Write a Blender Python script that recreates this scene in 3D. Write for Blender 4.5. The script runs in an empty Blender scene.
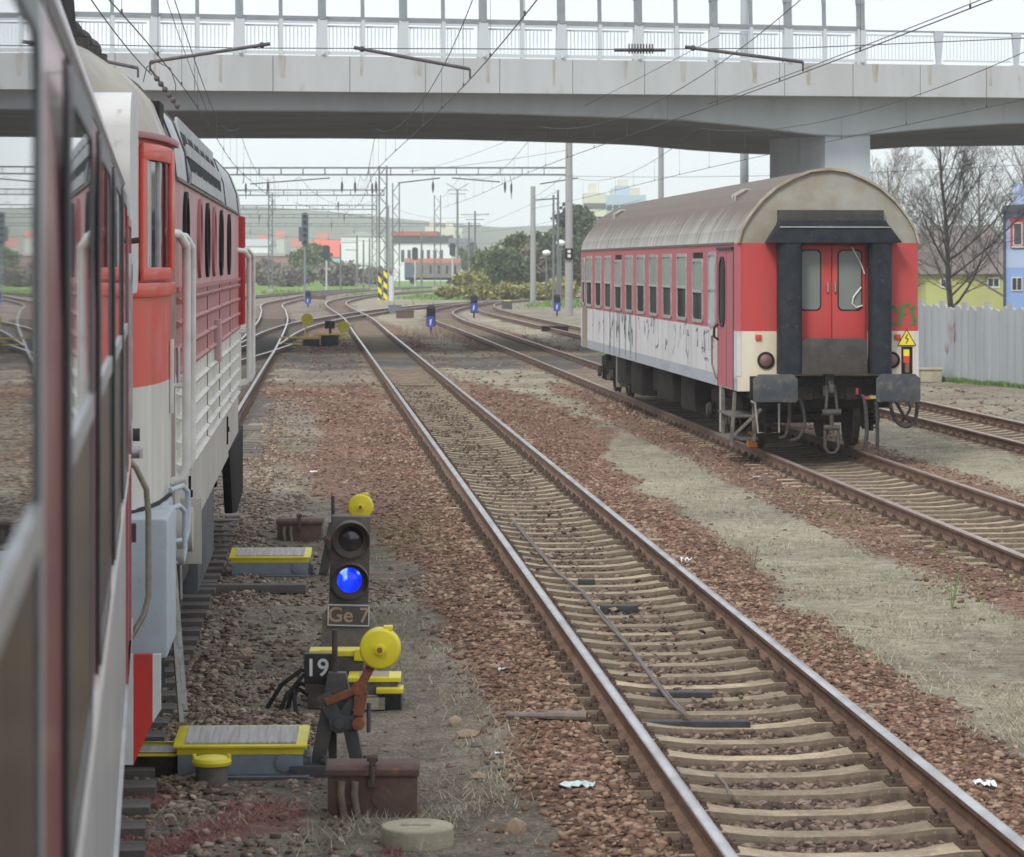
import bpy, math, random
import numpy as np
from mathutils import Vector, Matrix, Euler
random.seed(7); rng = np.random.default_rng(7)
S = bpy.context.scene
COL = S.collection
PI = math.pi
# ---------------------------------------------------------------- camera numbers
F = 2850.0; HX = 512.0; HY = 264.0; HEAD = 0.20; CZ = HEAD + 2.90
def G(px, py, z=0.0):
    Y = F*(CZ-z)/(py-HY); return ((px-HX)*Y/F, Y)
def U(px, py, Y):
    return ((px-HX)*Y/F, CZ-(py-HY)*Y/F)

# ---------------------------------------------------------------- materials
MATS = {}
def M(name, c, c2=None, scale=4.0, rough=0.7, metal=0.0, bump=0.0, bscale=None, lo=0.4, hi=0.65, streak=False,
      c3=None, s3=30.0, coat=0.0, emit=None, spec=0.5, lo3=0.5, hi3=0.7, detail=6):
    if name in MATS: return MATS[name]
    m = bpy.data.materials.new(name); m.use_nodes = True
    nt = m.node_tree; N = nt.nodes; L = nt.links
    b = N['Principled BSDF']
    b.inputs['Base Color'].default_value = (*c, 1)
    b.inputs['Roughness'].default_value = rough
    b.inputs['Metallic'].default_value = metal
    b.inputs['Specular IOR Level'].default_value = spec
    if coat: b.inputs['Coat Weight'].default_value = coat; b.inputs['Coat Roughness'].default_value = 0.08
    tc = N.new('ShaderNodeTexCoord'); out = tc.outputs['Object']
    if streak:
        mp = N.new('ShaderNodeMapping'); mp.inputs['Scale'].default_value = (1, 1, 0.12) if streak is True else streak
        L.new(out, mp.inputs[0]); outm = mp.outputs[0]
    else: outm = out
    last = None
    def layer(prev, col, sc, lo, hi, src):
        n = N.new('ShaderNodeTexNoise'); n.inputs['Scale'].default_value = sc; n.inputs['Detail'].default_value = detail
        n.inputs['Roughness'].default_value = 0.62
        L.new(src, n.inputs['Vector'])
        r = N.new('ShaderNodeMapRange'); r.inputs[1].default_value = lo; r.inputs[2].default_value = hi
        L.new(n.outputs[0], r.inputs[0])
        mx = N.new('ShaderNodeMix'); mx.data_type = 'RGBA'
        L.new(r.outputs[0], mx.inputs[0])
        if prev is None: mx.inputs[6].default_value = (*c, 1)
        else: L.new(prev, mx.inputs[6])
        mx.inputs[7].default_value = (*col, 1)
        return mx.outputs[2]
    if c2: last = layer(last, c2, scale, lo, hi, outm)
    if c3: last = layer(last, c3, s3, lo3, hi3, outm)
    if last: L.new(last, b.inputs['Base Color'])
    if bump:
        n = N.new('ShaderNodeTexNoise'); n.inputs['Scale'].default_value = bscale or scale*4; n.inputs['Detail'].default_value = 5
        L.new(out, n.inputs['Vector'])
        bp = N.new('ShaderNodeBump'); bp.inputs['Strength'].default_value = bump; bp.inputs['Distance'].default_value = 0.02
        L.new(n.outputs[0], bp.inputs['Height']); L.new(bp.outputs[0], b.inputs['Normal'])
    if emit:
        b.inputs['Emission Color'].default_value = (*emit[0], 1); b.inputs['Emission Strength'].default_value = emit[1]
    MATS[name] = m
    return m

def attr_mat(name, attr, c, c2, rough=0.9, c3=None):
    """colour picked per element from a float attribute (own colour of each stone, blade, leaf)"""
    m = bpy.data.materials.new(name); m.use_nodes = True
    N = m.node_tree.nodes; L = m.node_tree.links; b = N['Principled BSDF']
    a = N.new('ShaderNodeAttribute'); a.attribute_name = attr
    r = N.new('ShaderNodeValToRGB'); r.color_ramp.elements[0].color = (*c, 1); r.color_ramp.elements[1].color = (*c2, 1)
    if c3:
        e = r.color_ramp.elements.new(0.6); e.color = (*c3, 1)
    L.new(a.outputs['Fac'], r.inputs[0]); L.new(r.outputs[0], b.inputs['Base Color'])
    b.inputs['Roughness'].default_value = rough; b.inputs['Specular IOR Level'].default_value = 0.2
    MATS[name] = m
    return m

# ---------------------------------------------------------------- mesh builder
class MB:
    def __init__(s): s.v = []; s.f = []; s.mi = []; s.X = None
    def add(s, vs, fs, m=0):
        o = len(s.v)
        if s.X is not None: vs = [tuple(s.X @ Vector(p)) for p in vs]
        s.v += [tuple(p) for p in vs]; s.f += [tuple(i+o for i in f) for f in fs]
        s.mi += [m]*len(fs) if isinstance(m, int) else list(m)
        return s
    def box(s, x0, x1, y0, y1, z0, z1, m=0):
        if x0 > x1: x0, x1 = x1, x0
        if y0 > y1: y0, y1 = y1, y0
        if z0 > z1: z0, z1 = z1, z0
        v = [(x0,y0,z0),(x1,y0,z0),(x1,y1,z0),(x0,y1,z0),(x0,y0,z1),(x1,y0,z1),(x1,y1,z1),(x0,y1,z1)]
        return s.add(v, [(0,3,2,1),(4,5,6,7),(0,1,5,4),(1,2,6,5),(2,3,7,6),(3,0,4,7)], m)
    def obox(s, c, size, rot=(0,0,0), m=0):
        R = Euler(rot).to_matrix(); c = Vector(c); hx, hy, hz = [q/2 for q in size]
        v = [c + R @ Vector(p) for p in [(-hx,-hy,-hz),(hx,-hy,-hz),(hx,hy,-hz),(-hx,hy,-hz),(-hx,-hy,hz),(hx,-hy,hz),(hx,hy,hz),(-hx,hy,hz)]]
        return s.add(v, [(0,3,2,1),(4,5,6,7),(0,1,5,4),(1,2,6,5),(2,3,7,6),(3,0,4,7)], m)
    def bar(s, a, b, w, h=None, m=0, up=(0,0,1)):
        a = Vector(a); b = Vector(b); h = h or w; d = (b-a)
        if d.length < 1e-6: return s
        d.normalize(); u = Vector(up)
        if abs(d.dot(u)) > .98: u = Vector((1,0,0))
        x = d.cross(u).normalized(); z = x.cross(d)
        v = []
        for p in (a, b):
            for sx, sz in ((-1,-1),(1,-1),(1,1),(-1,1)): v.append(p + x*sx*w/2 + z*sz*h/2)
        return s.add(v, [(0,1,2,3),(7,6,5,4),(0,4,5,1),(1,5,6,2),(2,6,7,3),(3,7,4,0)], m)
    def cyl(s, a, b, r, r2=None, n=16, m=0, cap=True):
        return s.tube([a, b], r, n, m, cap, r2)
    def tube(s, pts, r, n=8, m=0, cap=True, r2=None):
        pts = [Vector(p) for p in pts]; K = len(pts); vs = []; prev = None
        for i, p in enumerate(pts):
            d = (pts[min(i+1,K-1)] - pts[max(i-1,0)])
            if d.length < 1e-9: d = Vector((0,0,1))
            d.normalize()
            if prev is None:
                u = Vector((0,0,1)) if abs(d.z) < .9 else Vector((1,0,0))
                x = d.cross(u).normalized()
            else:
                x = (prev - d*prev.dot(d)).normalized()
            prev = x; y = d.cross(x)
            rr = r if r2 is None else r + (r2-r)*i/(K-1)
            if callable(r): rr = r(i/(K-1))
            for k in range(n):
                t = 2*PI*k/n; vs.append(p + (x*math.cos(t) + y*math.sin(t))*rr)
        fs = [(i*n+k, i*n+(k+1)%n, (i+1)*n+(k+1)%n, (i+1)*n+k) for i in range(K-1) for k in range(n)]
        if cap: fs += [tuple(reversed(range(n))), tuple(range((K-1)*n, K*n))]
        return s.add(vs, fs, m)
    def lathe(s, prof, o=(0,0,0), axis='z', n=24, m=0):
        vs = []; K = len(prof)
        for r, h in prof:
            for k in range(n):
                t = 2*PI*k/n; a, b = r*math.cos(t), r*math.sin(t)
                p = {'z': (a,b,h), 'y': (a,h,-b), 'x': (h,a,b)}[axis]
                vs.append((o[0]+p[0], o[1]+p[1], o[2]+p[2]))
        fs = [(i*n+k, i*n+(k+1)%n, (i+1)*n+(k+1)%n, (i+1)*n+k) for i in range(K-1) for k in range(n)]
        if prof[0][0] > 1e-6: fs.append(tuple(reversed(range(n))))
        if prof[-1][0] > 1e-6: fs.append(tuple(range((K-1)*n, K*n)))
        return s.add(vs, fs, m)
    def extr(s, poly, axis, a, b, m=0, open_=False):
        K = len(poly)
        def P(u, v, w): return {'x': (w,u,v), 'y': (u,w,v), 'z': (u,v,w)}[axis]
        vs = [P(u,v,a) for u,v in poly] + [P(u,v,b) for u,v in poly]
        fs = [(i, (i+1)%K, K+(i+1)%K, K+i) for i in range(K)]
        fs += [tuple(reversed(range(K))), tuple(range(K, 2*K))]
        return s.add(vs, fs, m)
    def loft(s, rings, m=0, cap=True, mats=None):
        n = len(rings[0]); vs = [p for r in rings for p in r]; fs = []; ms = []
        for i in range(len(rings)-1):
            for k in range(n):
                fs.append((i*n+k, i*n+(k+1)%n, (i+1)*n+(k+1)%n, (i+1)*n+k)); ms.append(mats[k] if mats else m)
        if cap:
            fs += [tuple(reversed(range(n))), tuple(range((len(rings)-1)*n, len(rings)*n))]; ms += [m, m]
        return s.add(vs, fs, ms)
    def sphere(s, c, r, n=12, m=0, sz=1.0):
        prof = [(max(1e-7, r*math.sin(PI*i/n)), -r*sz*math.cos(PI*i/n)) for i in range(n+1)]
        return s.lathe(prof, c, 'z', n*2, m)
    def build(s, name, mats, parent=None, smooth=False, bevel=0.0, loc=None, rot=None):
        me = bpy.data.meshes.new(name)
        me.from_pydata(s.v, [], s.f)
        if not isinstance(mats, (list, tuple)): mats = [mats]
        for q in mats: me.materials.append(q)
        me.polygons.foreach_set('material_index', s.mi)
        import bmesh
        bm = bmesh.new(); bm.from_mesh(me); bmesh.ops.recalc_face_normals(bm, faces=bm.faces)
        if bevel:
            ed = [e for e in bm.edges if len(e.link_faces) == 2 and e.calc_face_angle(0) > 0.6 and e.calc_length() > bevel*2.5]
            bmesh.ops.bevel(bm, geom=ed, offset=bevel, segments=2, affect='EDGES', profile=0.6, clamp_overlap=True)
        bm.to_mesh(me); bm.free()
        if smooth or bevel:
            for p in me.polygons: p.use_smooth = True
            me.set_sharp_from_angle(angle=math.radians(40))
        o = bpy.data.objects.new(name, me); COL.objects.link(o)
        if parent: o.parent = parent
        if loc: o.location = loc
        if rot: o.rotation_euler = rot
        return o

def tag(o, label=None, cat=None, group=None, kind=None):
    if label: o['label'] = label
    if cat: o['category'] = cat
    if group: o['group'] = group
    if kind: o['kind'] = kind
    return o
def thing(name, label, cat, loc=(0,0,0), rz=0.0, group=None):
    o = bpy.data.objects.new(name, None); COL.objects.link(o); o.empty_display_size = 0.3
    o.location = loc; o.rotation_euler = (0,0,rz)
    return tag(o, label, cat, group)
def children(o): return [c for c in KIDS() if c.parent == o]
def KIDS(): return list(COL.objects)
def dup(root, loc, rz=0.0, label=None, group=None, scale=None):
    kids = {}
    for c in COL.objects:
        if c.parent: kids.setdefault(c.parent.name, []).append(c)
    def cp(o, par):
        c = o.copy(); COL.objects.link(c)
        if par is not None: c.parent = par
        for k in kids.get(o.name, []): cp(k, c)
        return c
    r = cp(root, None); r.location = loc; r.rotation_euler = (0,0,rz)
    if scale: r.scale = (scale,)*3
    if label: r['label'] = label
    if group: r['group'] = group
    return r

def soup(name, V, Fc, mat, attr=None, parent=None, smooth=False):
    """big triangle/quad soups from numpy arrays"""
    me = bpy.data.meshes.new(name); nv = len(V); nf, k = Fc.shape
    me.vertices.add(nv); me.vertices.foreach_set('co', V.astype(np.float32).ravel())
    me.loops.add(nf*k); me.loops.foreach_set('vertex_index', Fc.astype(np.int32).ravel())
    me.polygons.add(nf); me.polygons.foreach_set('loop_start', np.arange(0, nf*k, k, dtype=np.int32))
    if smooth: me.polygons.foreach_set('use_smooth', np.ones(nf, bool))
    me.update(calc_edges=True)
    if attr is not None:
        a = me.attributes.new('tone', 'FLOAT', 'POINT'); a.data.foreach_set('value', attr.astype(np.float32))
    me.materials.append(mat)
    o = bpy.data.objects.new(name, me); COL.objects.link(o)
    if parent: o.parent = parent
    return o

def txt(s, size, mat, parent, loc, rot, name='lettering', depth=0.0015, sx=1.0):
    cu = bpy.data.curves.new(name, 'FONT'); cu.body = s; cu.size = size; cu.extrude = depth; cu.align_x = 'CENTER'; cu.align_y = 'CENTER'
    cu.offset = size*0.012
    t = bpy.data.objects.new('tmp', cu); COL.objects.link(t)
    bpy.context.view_layer.update()
    me = bpy.data.meshes.new_from_object(t.evaluated_get(bpy.context.evaluated_depsgraph_get()))
    bpy.data.objects.remove(t)
    me.materials.clear(); me.materials.append(mat)
    o = bpy.data.objects.new(name, me); COL.objects.link(o); o.parent = parent; o.location = loc; o.rotation_euler = rot; o.scale = (sx,1,1)
    return o

# ---------------------------------------------------------------- camera, world, sun
cam = bpy.data.cameras.new('camera'); co = bpy.data.objects.new('camera', cam); COL.objects.link(co)
co.location = (0,0,CZ); co.rotation_euler = (PI/2,0,0)
cam.sensor_width = 36; cam.lens = F/1024*36; cam.shift_y = -(428.5-HY)/1024
cam.clip_start = 0.05; cam.clip_end = 6000
cam.dof.use_dof = True; cam.dof.focus_distance = 27; cam.dof.aperture_fstop = 7.5
S.camera = co
S.render.resolution_x = 1024; S.render.resolution_y = 857
S.view_settings.view_transform = 'Standard'; S.view_settings.look = 'None'
S.view_settings.exposure = 0.62
S.cycles.use_denoising = True
S.cycles.volume_bounces = 8; S.cycles.max_bounces = 10; S.cycles.transparent_max_bounces = 12
S.cycles.volume_step_rate = 4

SUN_EL = math.radians(42); SUN_AZ = math.radians(205)     # azimuth clockwise from +Y (sun behind the camera, to the left)
w = bpy.data.worlds.new("World"); S.world = w; w.use_nodes = True
nt = w.node_tree; N = nt.nodes; L = nt.links; bg = N['Background']
sky = N.new('ShaderNodeTexSky'); sky.sky_type = 'NISHITA'; sky.sun_disc = False
sky.sun_elevation = SUN_EL; sky.sun_rotation = SUN_AZ; sky.dust_density = 3.0
tc = N.new('ShaderNodeTexCoord'); mp = N.new('ShaderNodeMapping'); mp.inputs['Scale'].default_value = (1,1,3.0)
no = N.new('ShaderNodeTexNoise'); no.inputs['Scale'].default_value = 2.0; no.inputs['Detail'].default_value = 5
cr = N.new('ShaderNodeValToRGB')
cr.color_ramp.elements[0].position = .3; cr.color_ramp.elements[1].position = .7
cr.color_ramp.elements[0].color = (0.68,0.73,0.80,1); cr.color_ramp.elements[1].color = (0.79,0.835,0.90,1)
vm = N.new('ShaderNodeVectorMath'); vm.operation = 'SCALE'; vm.inputs['Scale'].default_value = 9.6
mx = N.new('ShaderNodeMix'); mx.data_type = 'RGBA'; mx.inputs[0].default_value = 0.93
L.new(tc.outputs['Generated'], mp.inputs[0]); L.new(mp.outputs[0], no.inputs['Vector']); L.new(no.outputs[0], cr.inputs[0])
L.new(cr.outputs[0], vm.inputs[0]); L.new(sky.outputs[0], mx.inputs[6]); L.new(vm.outputs[0], mx.inputs[7])
L.new(mx.outputs[2], bg.inputs[0]); bg.inputs[1].default_value = 0.1
sl = bpy.data.lights.new('sun', 'SUN'); sl.energy = 1.5; sl.angle = math.radians(14); sl.color = (1,0.96,0.91)
so = bpy.data.objects.new('sun', sl); COL.objects.link(so)
d = Vector((math.sin(SUN_AZ)*math.cos(SUN_EL), math.cos(SUN_AZ)*math.cos(SUN_EL), math.sin(SUN_EL)))
so.rotation_euler = d.to_track_quat('Z', 'Y').to_euler(); so.location = (0,-20,40)

# ---------------------------------------------------------------- track centre lines (at rail level)
def pxl(*pts): return [G(a, b, HEAD) for a, b in pts]
def smooth_path(P, ds=0.6):
    P = [Vector((a,b)) for a,b in P]; out = []
    for i in range(len(P)-1):
        p0 = P[max(i-1,0)]; p1 = P[i]; p2 = P[i+1]; p3 = P[min(i+2,len(P)-1)]
        d1, d2, d0 = (p2-p1).length, (p3-p2).length or 1, (p1-p0).length or 1
        m1 = (p2-p0)/(d1+(d0 if i else 0))*d1; m2 = (p3-p1)/(d1+(d2 if i+2 < len(P) else 0))*d1
        n = max(2, int(d1/1.5))
        for k in range(n):
            t = k/n; t2 = t*t; t3 = t2*t
            out.append(p1*(2*t3-3*t2+1) + m1*(t3-2*t2+t) + p2*(-2*t3+3*t2) + m2*(t3-t2))
    out.append(P[-1])
    L_ = [0]
    for a, b in zip(out, out[1:]): L_.append(L_[-1]+(b-a).length)
    xs = np.array([p.x for p in out]); ys = np.array([p.y for p in out]); L_ = np.array(L_)
    s = np.arange(0, L_[-1], ds)
    return np.stack([np.interp(s, L_, xs), np.interp(s, L_, ys)], 1)
t1 = lambda Y: 2.85-.0727*Y
P1 = smooth_path([(t1(-6),-6),(t1(60),60),(t1(120),120),(t1(155),155)] + pxl((337,305),(339.5,300.5),(362,296),(408,291.8),(470,288.5),(560,286)))
P2 = smooth_path([(-0.9,-6),(-2.25,6),(-3.46,15.5),(-4.14,25),(-4.77,34.6)] + [(x-.75,y) for x,y in pxl((263.7,366.6),(276.8,345.4),(287.4,320.8),(285.8,311),(283.3,303.7),(300,299.2),(340,292.2),(420,287),(520,283.5))])
t3 = lambda Y: 7.99-.0752*Y
P3 = smooth_path([(t3(-6),-6),(t3(60),60),(t3(110),110)] + pxl((476,329),(450,320),(441,314),(442,310.5),(455,306.6),(480,302.6),(520,299.5)))
t4 = lambda Y: 12.65-.0775*Y
P4 = smooth_path([(t4(-6),-6),(t4(55),55),(t4(110),110)] + pxl((500,312.5),(484,306.5),(489,302.5),(515,299.5),(560,296.8),(640,293.5)))
PL = smooth_path(pxl((258,344),(284,330),(310,322),(345,315.5),(400,307.8),(460,302.6),(545,297.6),(660,293.5)))
P5 = smooth_path(pxl((130,306),(180,302),(250,296.5),(309,291.3),(373,288.2),(480,284.5),(600,282)))
P0 = smooth_path([(-13.2,36),(-11.6,52),(-10.2,66),(-9.3,80),(-8.85,92),(-8.75,104)])
# ---------------------------------------------------------------- ground
def xat(P, Y): 
    o = np.argsort(P[:,1]); return np.interp(Y, P[o,1], P[o,0])
def hn(x, y, seed=0):      # cheap smooth value noise
    r = np.random.default_rng(seed+100); T = r.random((64,64))
    def one(x, y):
        xi = np.floor(x).astype(int); yi = np.floor(y).astype(int); fx = x-xi; fy = y-yi
        fx = fx*fx*(3-2*fx); fy = fy*fy*(3-2*fy)
        a = T[xi%64, yi%64]; b = T[(xi+1)%64, yi%64]; c = T[xi%64, (yi+1)%64]; dd = T[(xi+1)%64, (yi+1)%64]
        return (a*(1-fx)+b*fx)*(1-fy) + (c*(1-fx)+dd*fx)*fy
    return one(x,y)*.55 + one(x*2.1+7,y*2.1+3)*.3 + one(x*4.3+1,y*4.3+9)*.15
def sst(a, b, x): 
    t = np.clip((x-a)/(b-a), 0, 1); return t*t*(3-2*t)
allP = [P1,P2,P3,P4,PL,P0,P5]
def tdist(X, Y):           # distance to nearest track centre
    d = np.full(X.shape, 99.0)
    for P in allP:
        pts = P[::3]
        near = None
        y0, y1 = P[:,1].min()-3, P[:,1].max()+3
        m = (Y > y0) & (Y < y1)
        if not m.any(): continue
        if P is PL or P is P5 or P is P0:
            xs, ys = X[m], Y[m]; q = np.full(xs.shape, 99.0)
            for a in range(0, len(xs), 20000):
                dx = xs[a:a+20000,None]-pts[None,:,0]; dy = ys[a:a+20000,None]-pts[None,:,1]
                q[a:a+20000] = np.sqrt((dx*dx+dy*dy).min(1))
            d[m] = np.minimum(d[m], q)
        else:
            d[m] = np.minimum(d[m], np.abs(X[m]-xat(P, Y[m])))
    return d
def masks(X, Y):
    n1 = hn(X*.55, Y*.22, 1); n2 = hn(X*1.6, Y*.7, 2); n3 = hn(X*.12, Y*.05, 3)
    d1 = X-xat(P1,Y); d2 = X-xat(P2,Y); d3 = X-xat(P3,Y); d4 = X-xat(P4,Y); td = tdist(X, Y)
    nn = n1*.6+n2*.4
    red = np.zeros(X.shape)
    wr = 1.32+1.3*(nn-.4)+ .9*sst(40,55,Y)*(1-sst(62,80,Y))      # right of main
    red = np.maximum(red, (1-sst(wr, wr+.5, d1))*(d1 > 0))
    wl = 1.15+1.3*(nn-.4) + 1.2*sst(24,40,Y)
    red = np.maximum(red, (1-sst(wl, wl+.5, -d1))*(d1 <= 0))
    red = np.maximum(red, .9*(1-sst(1.35+.9*(nn-.4), 1.9+.9*(nn-.4), -d3))*(d3 <= 0))
    red = np.maximum(red, .8*(1-sst(1.3+1.0*(nn-.4), 2.1+1.0*(nn-.4), d3))*(d3 > 0))
    mid = (d1 < 0) & (d2 > 0)
    red = np.maximum(red, mid*sst(.5,.62,n1)*sst(38,50,Y)*.9)
    red = red*(1-sst(120,170,Y)*.75)
    red = red*(1-sst(70,76,Y)*(1-sst(98,106,Y))*.85)
    grass = sst(.42,.6,nn)*.6
    between = (d1 > 1.2) & (d3 < -1.0)
    grass = np.where(between, 1-.3*sst(.6,.8,n2), grass)
    grass = np.where((d3 > 1.3) & (d4 < -1.2), .9, grass)
    grass = np.where(d4 > 1.3, .35+.3*n2, grass)
    grass = grass*(1-red)
    # green: far verge and along the fence foot
    green = sst(.36,.50,hn(X*.08,Y*.03,5))*sst(185,225,Y)*sst(2.2,3.5,td)*.9
    green = np.maximum(green, sst(300,340,Y))
    green = np.maximum(green, .8*sst(.55,.7,hn(X*.9,Y*.9,8))*(d4 > 1.5)*sst(74,80,Y)*(1-sst(100,120,Y)))
    green = np.maximum(green, .35*sst(.66,.76,hn(X*.8,Y*.35,11))*sst(18,24,Y))
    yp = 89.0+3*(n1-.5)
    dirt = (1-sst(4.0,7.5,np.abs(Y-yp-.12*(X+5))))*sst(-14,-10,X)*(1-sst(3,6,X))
    pink = sst(.40,.55,hn(X*2.2,Y*1.2,21))*(1-sst(15.8,16.9,Y+1.0*(X+1.4)))*(1-sst(-.75,-.25,X))
    intr = 1-sst(.80,.95,td)
    return dict(red=red, grass=grass*(1-intr), green=green*(1-intr), dirt=dirt, pink=pink*(1-intr), intr=intr, td=td, n1=n1, n2=n2)
def gz(X, Y, mk=None):
    mk = mk or masks(X, Y)
    z = -.01 + .05*(mk['n2']-.5) + .06*(mk['n1']-.5)
    bed = -.042+.03*sst(50,80,Y)+.05*mk['dirt']
    z = z*(1-mk['intr']) + (bed+.02*(mk['n2']-.5))*mk['intr']
    sh = sst(.86,.98,mk['td'])*(1-sst(1.4,2.1,mk['td']))*sst(1.5,1.8,np.abs(X-xat(P2,Y)))
    sh = np.maximum(sh, sst(.86,.98,mk['td'])*(1-sst(1.4,2.1,mk['td']))*sst(29,35,Y))
    z = z*(1-sh) + sh*(.030+.07*(mk['n2']-.45))
    return np.where(mk['td'] < .86, np.minimum(z, .045), z)

def lin(a, b, s): return list(np.arange(a, b, s))
xs = [-1400,-700,-350,-180,-110,-75,-52,-38,-30,-25] + lin(-22,-12,.8) + lin(-12,-4,.35) + lin(-4,13,.14) + lin(13,22,.5) + [22,25,30,38,52,75,110,180,350,700,1400]
ys = [-55,-30,-12,0,6,10] + lin(12,34,.13) + lin(34,60,.28) + lin(60,120,.6) + lin(120,330,1.6) + lin(330,520,8) + [520,560,620,700,850,1100,1500,2000,2500]
xs = np.array(xs); ys = np.array(ys)
GX, GY = np.meshgrid(xs, ys); gx = GX.ravel(); gy = GY.ravel()
mk = masks(gx, gy); z = gz(gx, gy, mk)
nx, ny = len(xs), len(ys)
idx = np.arange(nx*ny).reshape(ny, nx)
Fq = np.stack([idx[:-1,:-1].ravel(), idx[:-1,1:].ravel(), idx[1:,1:].ravel(), idx[1:,:-1].ravel()], 1)
gm = bpy.data.materials.new('ground_soil'); gm.use_nodes = True
ground = soup('ground', np.stack([gx,gy,z],1), Fq, gm, smooth=True)
tag(ground, kind='structure')
for nm in ('red','grass','green','dirt','pink','intr'):
    a = ground.data.attributes.new(nm, 'FLOAT', 'POINT'); a.data.foreach_set('value', mk[nm].astype(np.float32))
N = gm.node_tree.nodes; L = gm.node_tree.links; B = N['Principled BSDF']; B.inputs['Roughness'].default_value = 0.95; B.inputs['Specular IOR Level'].default_value = .15
tc = N.new('ShaderNodeTexCoord')
def noise(sc, det=5, rough=.6, vec=None):
    n = N.new('ShaderNodeTexNoise'); n.inputs['Scale'].default_value = sc; n.inputs['Detail'].default_value = det; n.inputs['Roughness'].default_value = rough
    L.new(vec or tc.outputs['Object'], n.inputs['Vector']); return n.outputs[0]
def ramp(src, stops):
    r = N.new('ShaderNodeValToRGB'); e = r.color_ramp.elements
    e[0].position, e[0].color = stops[0][0], (*stops[0][1],1); e[1].position, e[1].color = stops[-1][0], (*stops[-1][1],1)
    for p, c in stops[1:-1]:
        q = e.new(p); q.color = (*c,1)
    L.new(src, r.inputs[0]); return r.outputs[0]
def mixc(f, a, b):
    m = N.new('ShaderNodeMix'); m.data_type = 'RGBA'; L.new(f, m.inputs[0]); L.new(a, m.inputs[6]); L.new(b, m.inputs[7]); return m.outputs[2]
def attr(nm, lo=.35, hi=.65, amt=.5, sc=9):
    a = N.new('ShaderNodeAttribute'); a.attribute_name = nm
    n = noise(sc, 6, .7); ad = N.new('ShaderNodeMath'); ad.operation = 'MULTIPLY_ADD'; L.new(n, ad.inputs[0]); ad.inputs[1].default_value = amt*2; ad.inputs[2].default_value = -amt
    s = N.new('ShaderNodeMath'); s.operation = 'ADD'; L.new(a.outputs['Fac'], s.inputs[0]); L.new(ad.outputs[0], s.inputs[1])
    r = N.new('ShaderNodeMapRange'); r.inputs[1].default_value = lo; r.inputs[2].default_value = hi; L.new(s.outputs[0], r.inputs[0]); return r.outputs[0]
vo = N.new('ShaderNodeTexVoronoi'); vo.inputs['Scale'].default_value = 26; L.new(tc.outputs['Object'], vo.inputs['Vector'])
sep = N.new('ShaderNodeSeparateColor'); L.new(vo.outputs['Color'], sep.inputs[0])
soil = ramp(noise(38,8,.75), [(.32,(.10,.08,.062)),(.5,(.225,.188,.148)),(.68,(.38,.335,.275))])
reds = ramp(sep.outputs[0], [(0,(.11,.062,.044)),(.45,(.21,.118,.083)),(.8,(.29,.175,.125)),(1,(.26,.20,.155))])
gr = ramp(noise(55,8,.8), [(.32,(.16,.14,.10)),(.5,(.31,.28,.205)),(.68,(.48,.44,.34))])
gn = ramp(noise(14,8,.75), [(.3,(.09,.17,.035)),(.55,(.18,.31,.07)),(.75,(.27,.36,.13))])
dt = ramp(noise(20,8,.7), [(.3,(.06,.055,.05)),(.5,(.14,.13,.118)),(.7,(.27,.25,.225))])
pk = ramp(noise(60,8,.8), [(.3,(.12,.08,.065)),(.5,(.25,.135,.115)),(.7,(.36,.22,.185))])
inn = ramp(sep.outputs[1], [(0,(.085,.06,.048)),(.5,(.165,.115,.09)),(.85,(.25,.185,.14)),(1,(.29,.25,.21))])
c = mixc(attr('grass', sc=5, amt=.7), soil, gr)
c = mixc(attr('red', sc=3.5, amt=.75, lo=.3, hi=.7), c, reds)
c = mixc(attr('intr', .4, .6, .2), c, inn)
c = mixc(attr('green', sc=4), c, gn)
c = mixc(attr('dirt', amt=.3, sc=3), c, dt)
c = mixc(attr('pink', sc=14, amt=.6), c, pk)
big = noise(.35, 4, .6)
big2 = noise(4.5, 8, .78); mb2 = N.new('ShaderNodeMath'); mb2.operation='MULTIPLY_ADD'; L.new(big2, mb2.inputs[0]); mb2.inputs[1].default_value=1.3; mb2.inputs[2].default_value=-.65; ms2 = N.new('ShaderNodeMath'); L.new(mb2.outputs[0], ms2.inputs[0]); L.new(big, ms2.inputs[1]); big = ms2.outputs[0]
hs = N.new('ShaderNodeHueSaturation'); r = N.new('ShaderNodeMapRange'); r.inputs[1].default_value=.3; r.inputs[2].default_value=.7; r.inputs[3].default_value=.60; r.inputs[4].default_value=1.38
L.new(big, r.inputs[0]); L.new(r.outputs[0], hs.inputs['Value']); L.new(c, hs.inputs['Color']); L.new(hs.outputs[0], B.inputs['Base Color'])
bp = N.new('ShaderNodeBump'); bp.inputs['Strength'].default_value = .9; bp.inputs['Distance'].default_value = .025
mm = N.new('ShaderNodeMath'); mm.operation = 'SUBTRACT'; L.new(noise(60,6,.7), mm.inputs[0]); L.new(vo.outputs['Distance'], mm.inputs[1])
L.new(mm.outputs[0], bp.inputs['Height']); L.new(bp.outputs[0], B.inputs['Normal'])

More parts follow.
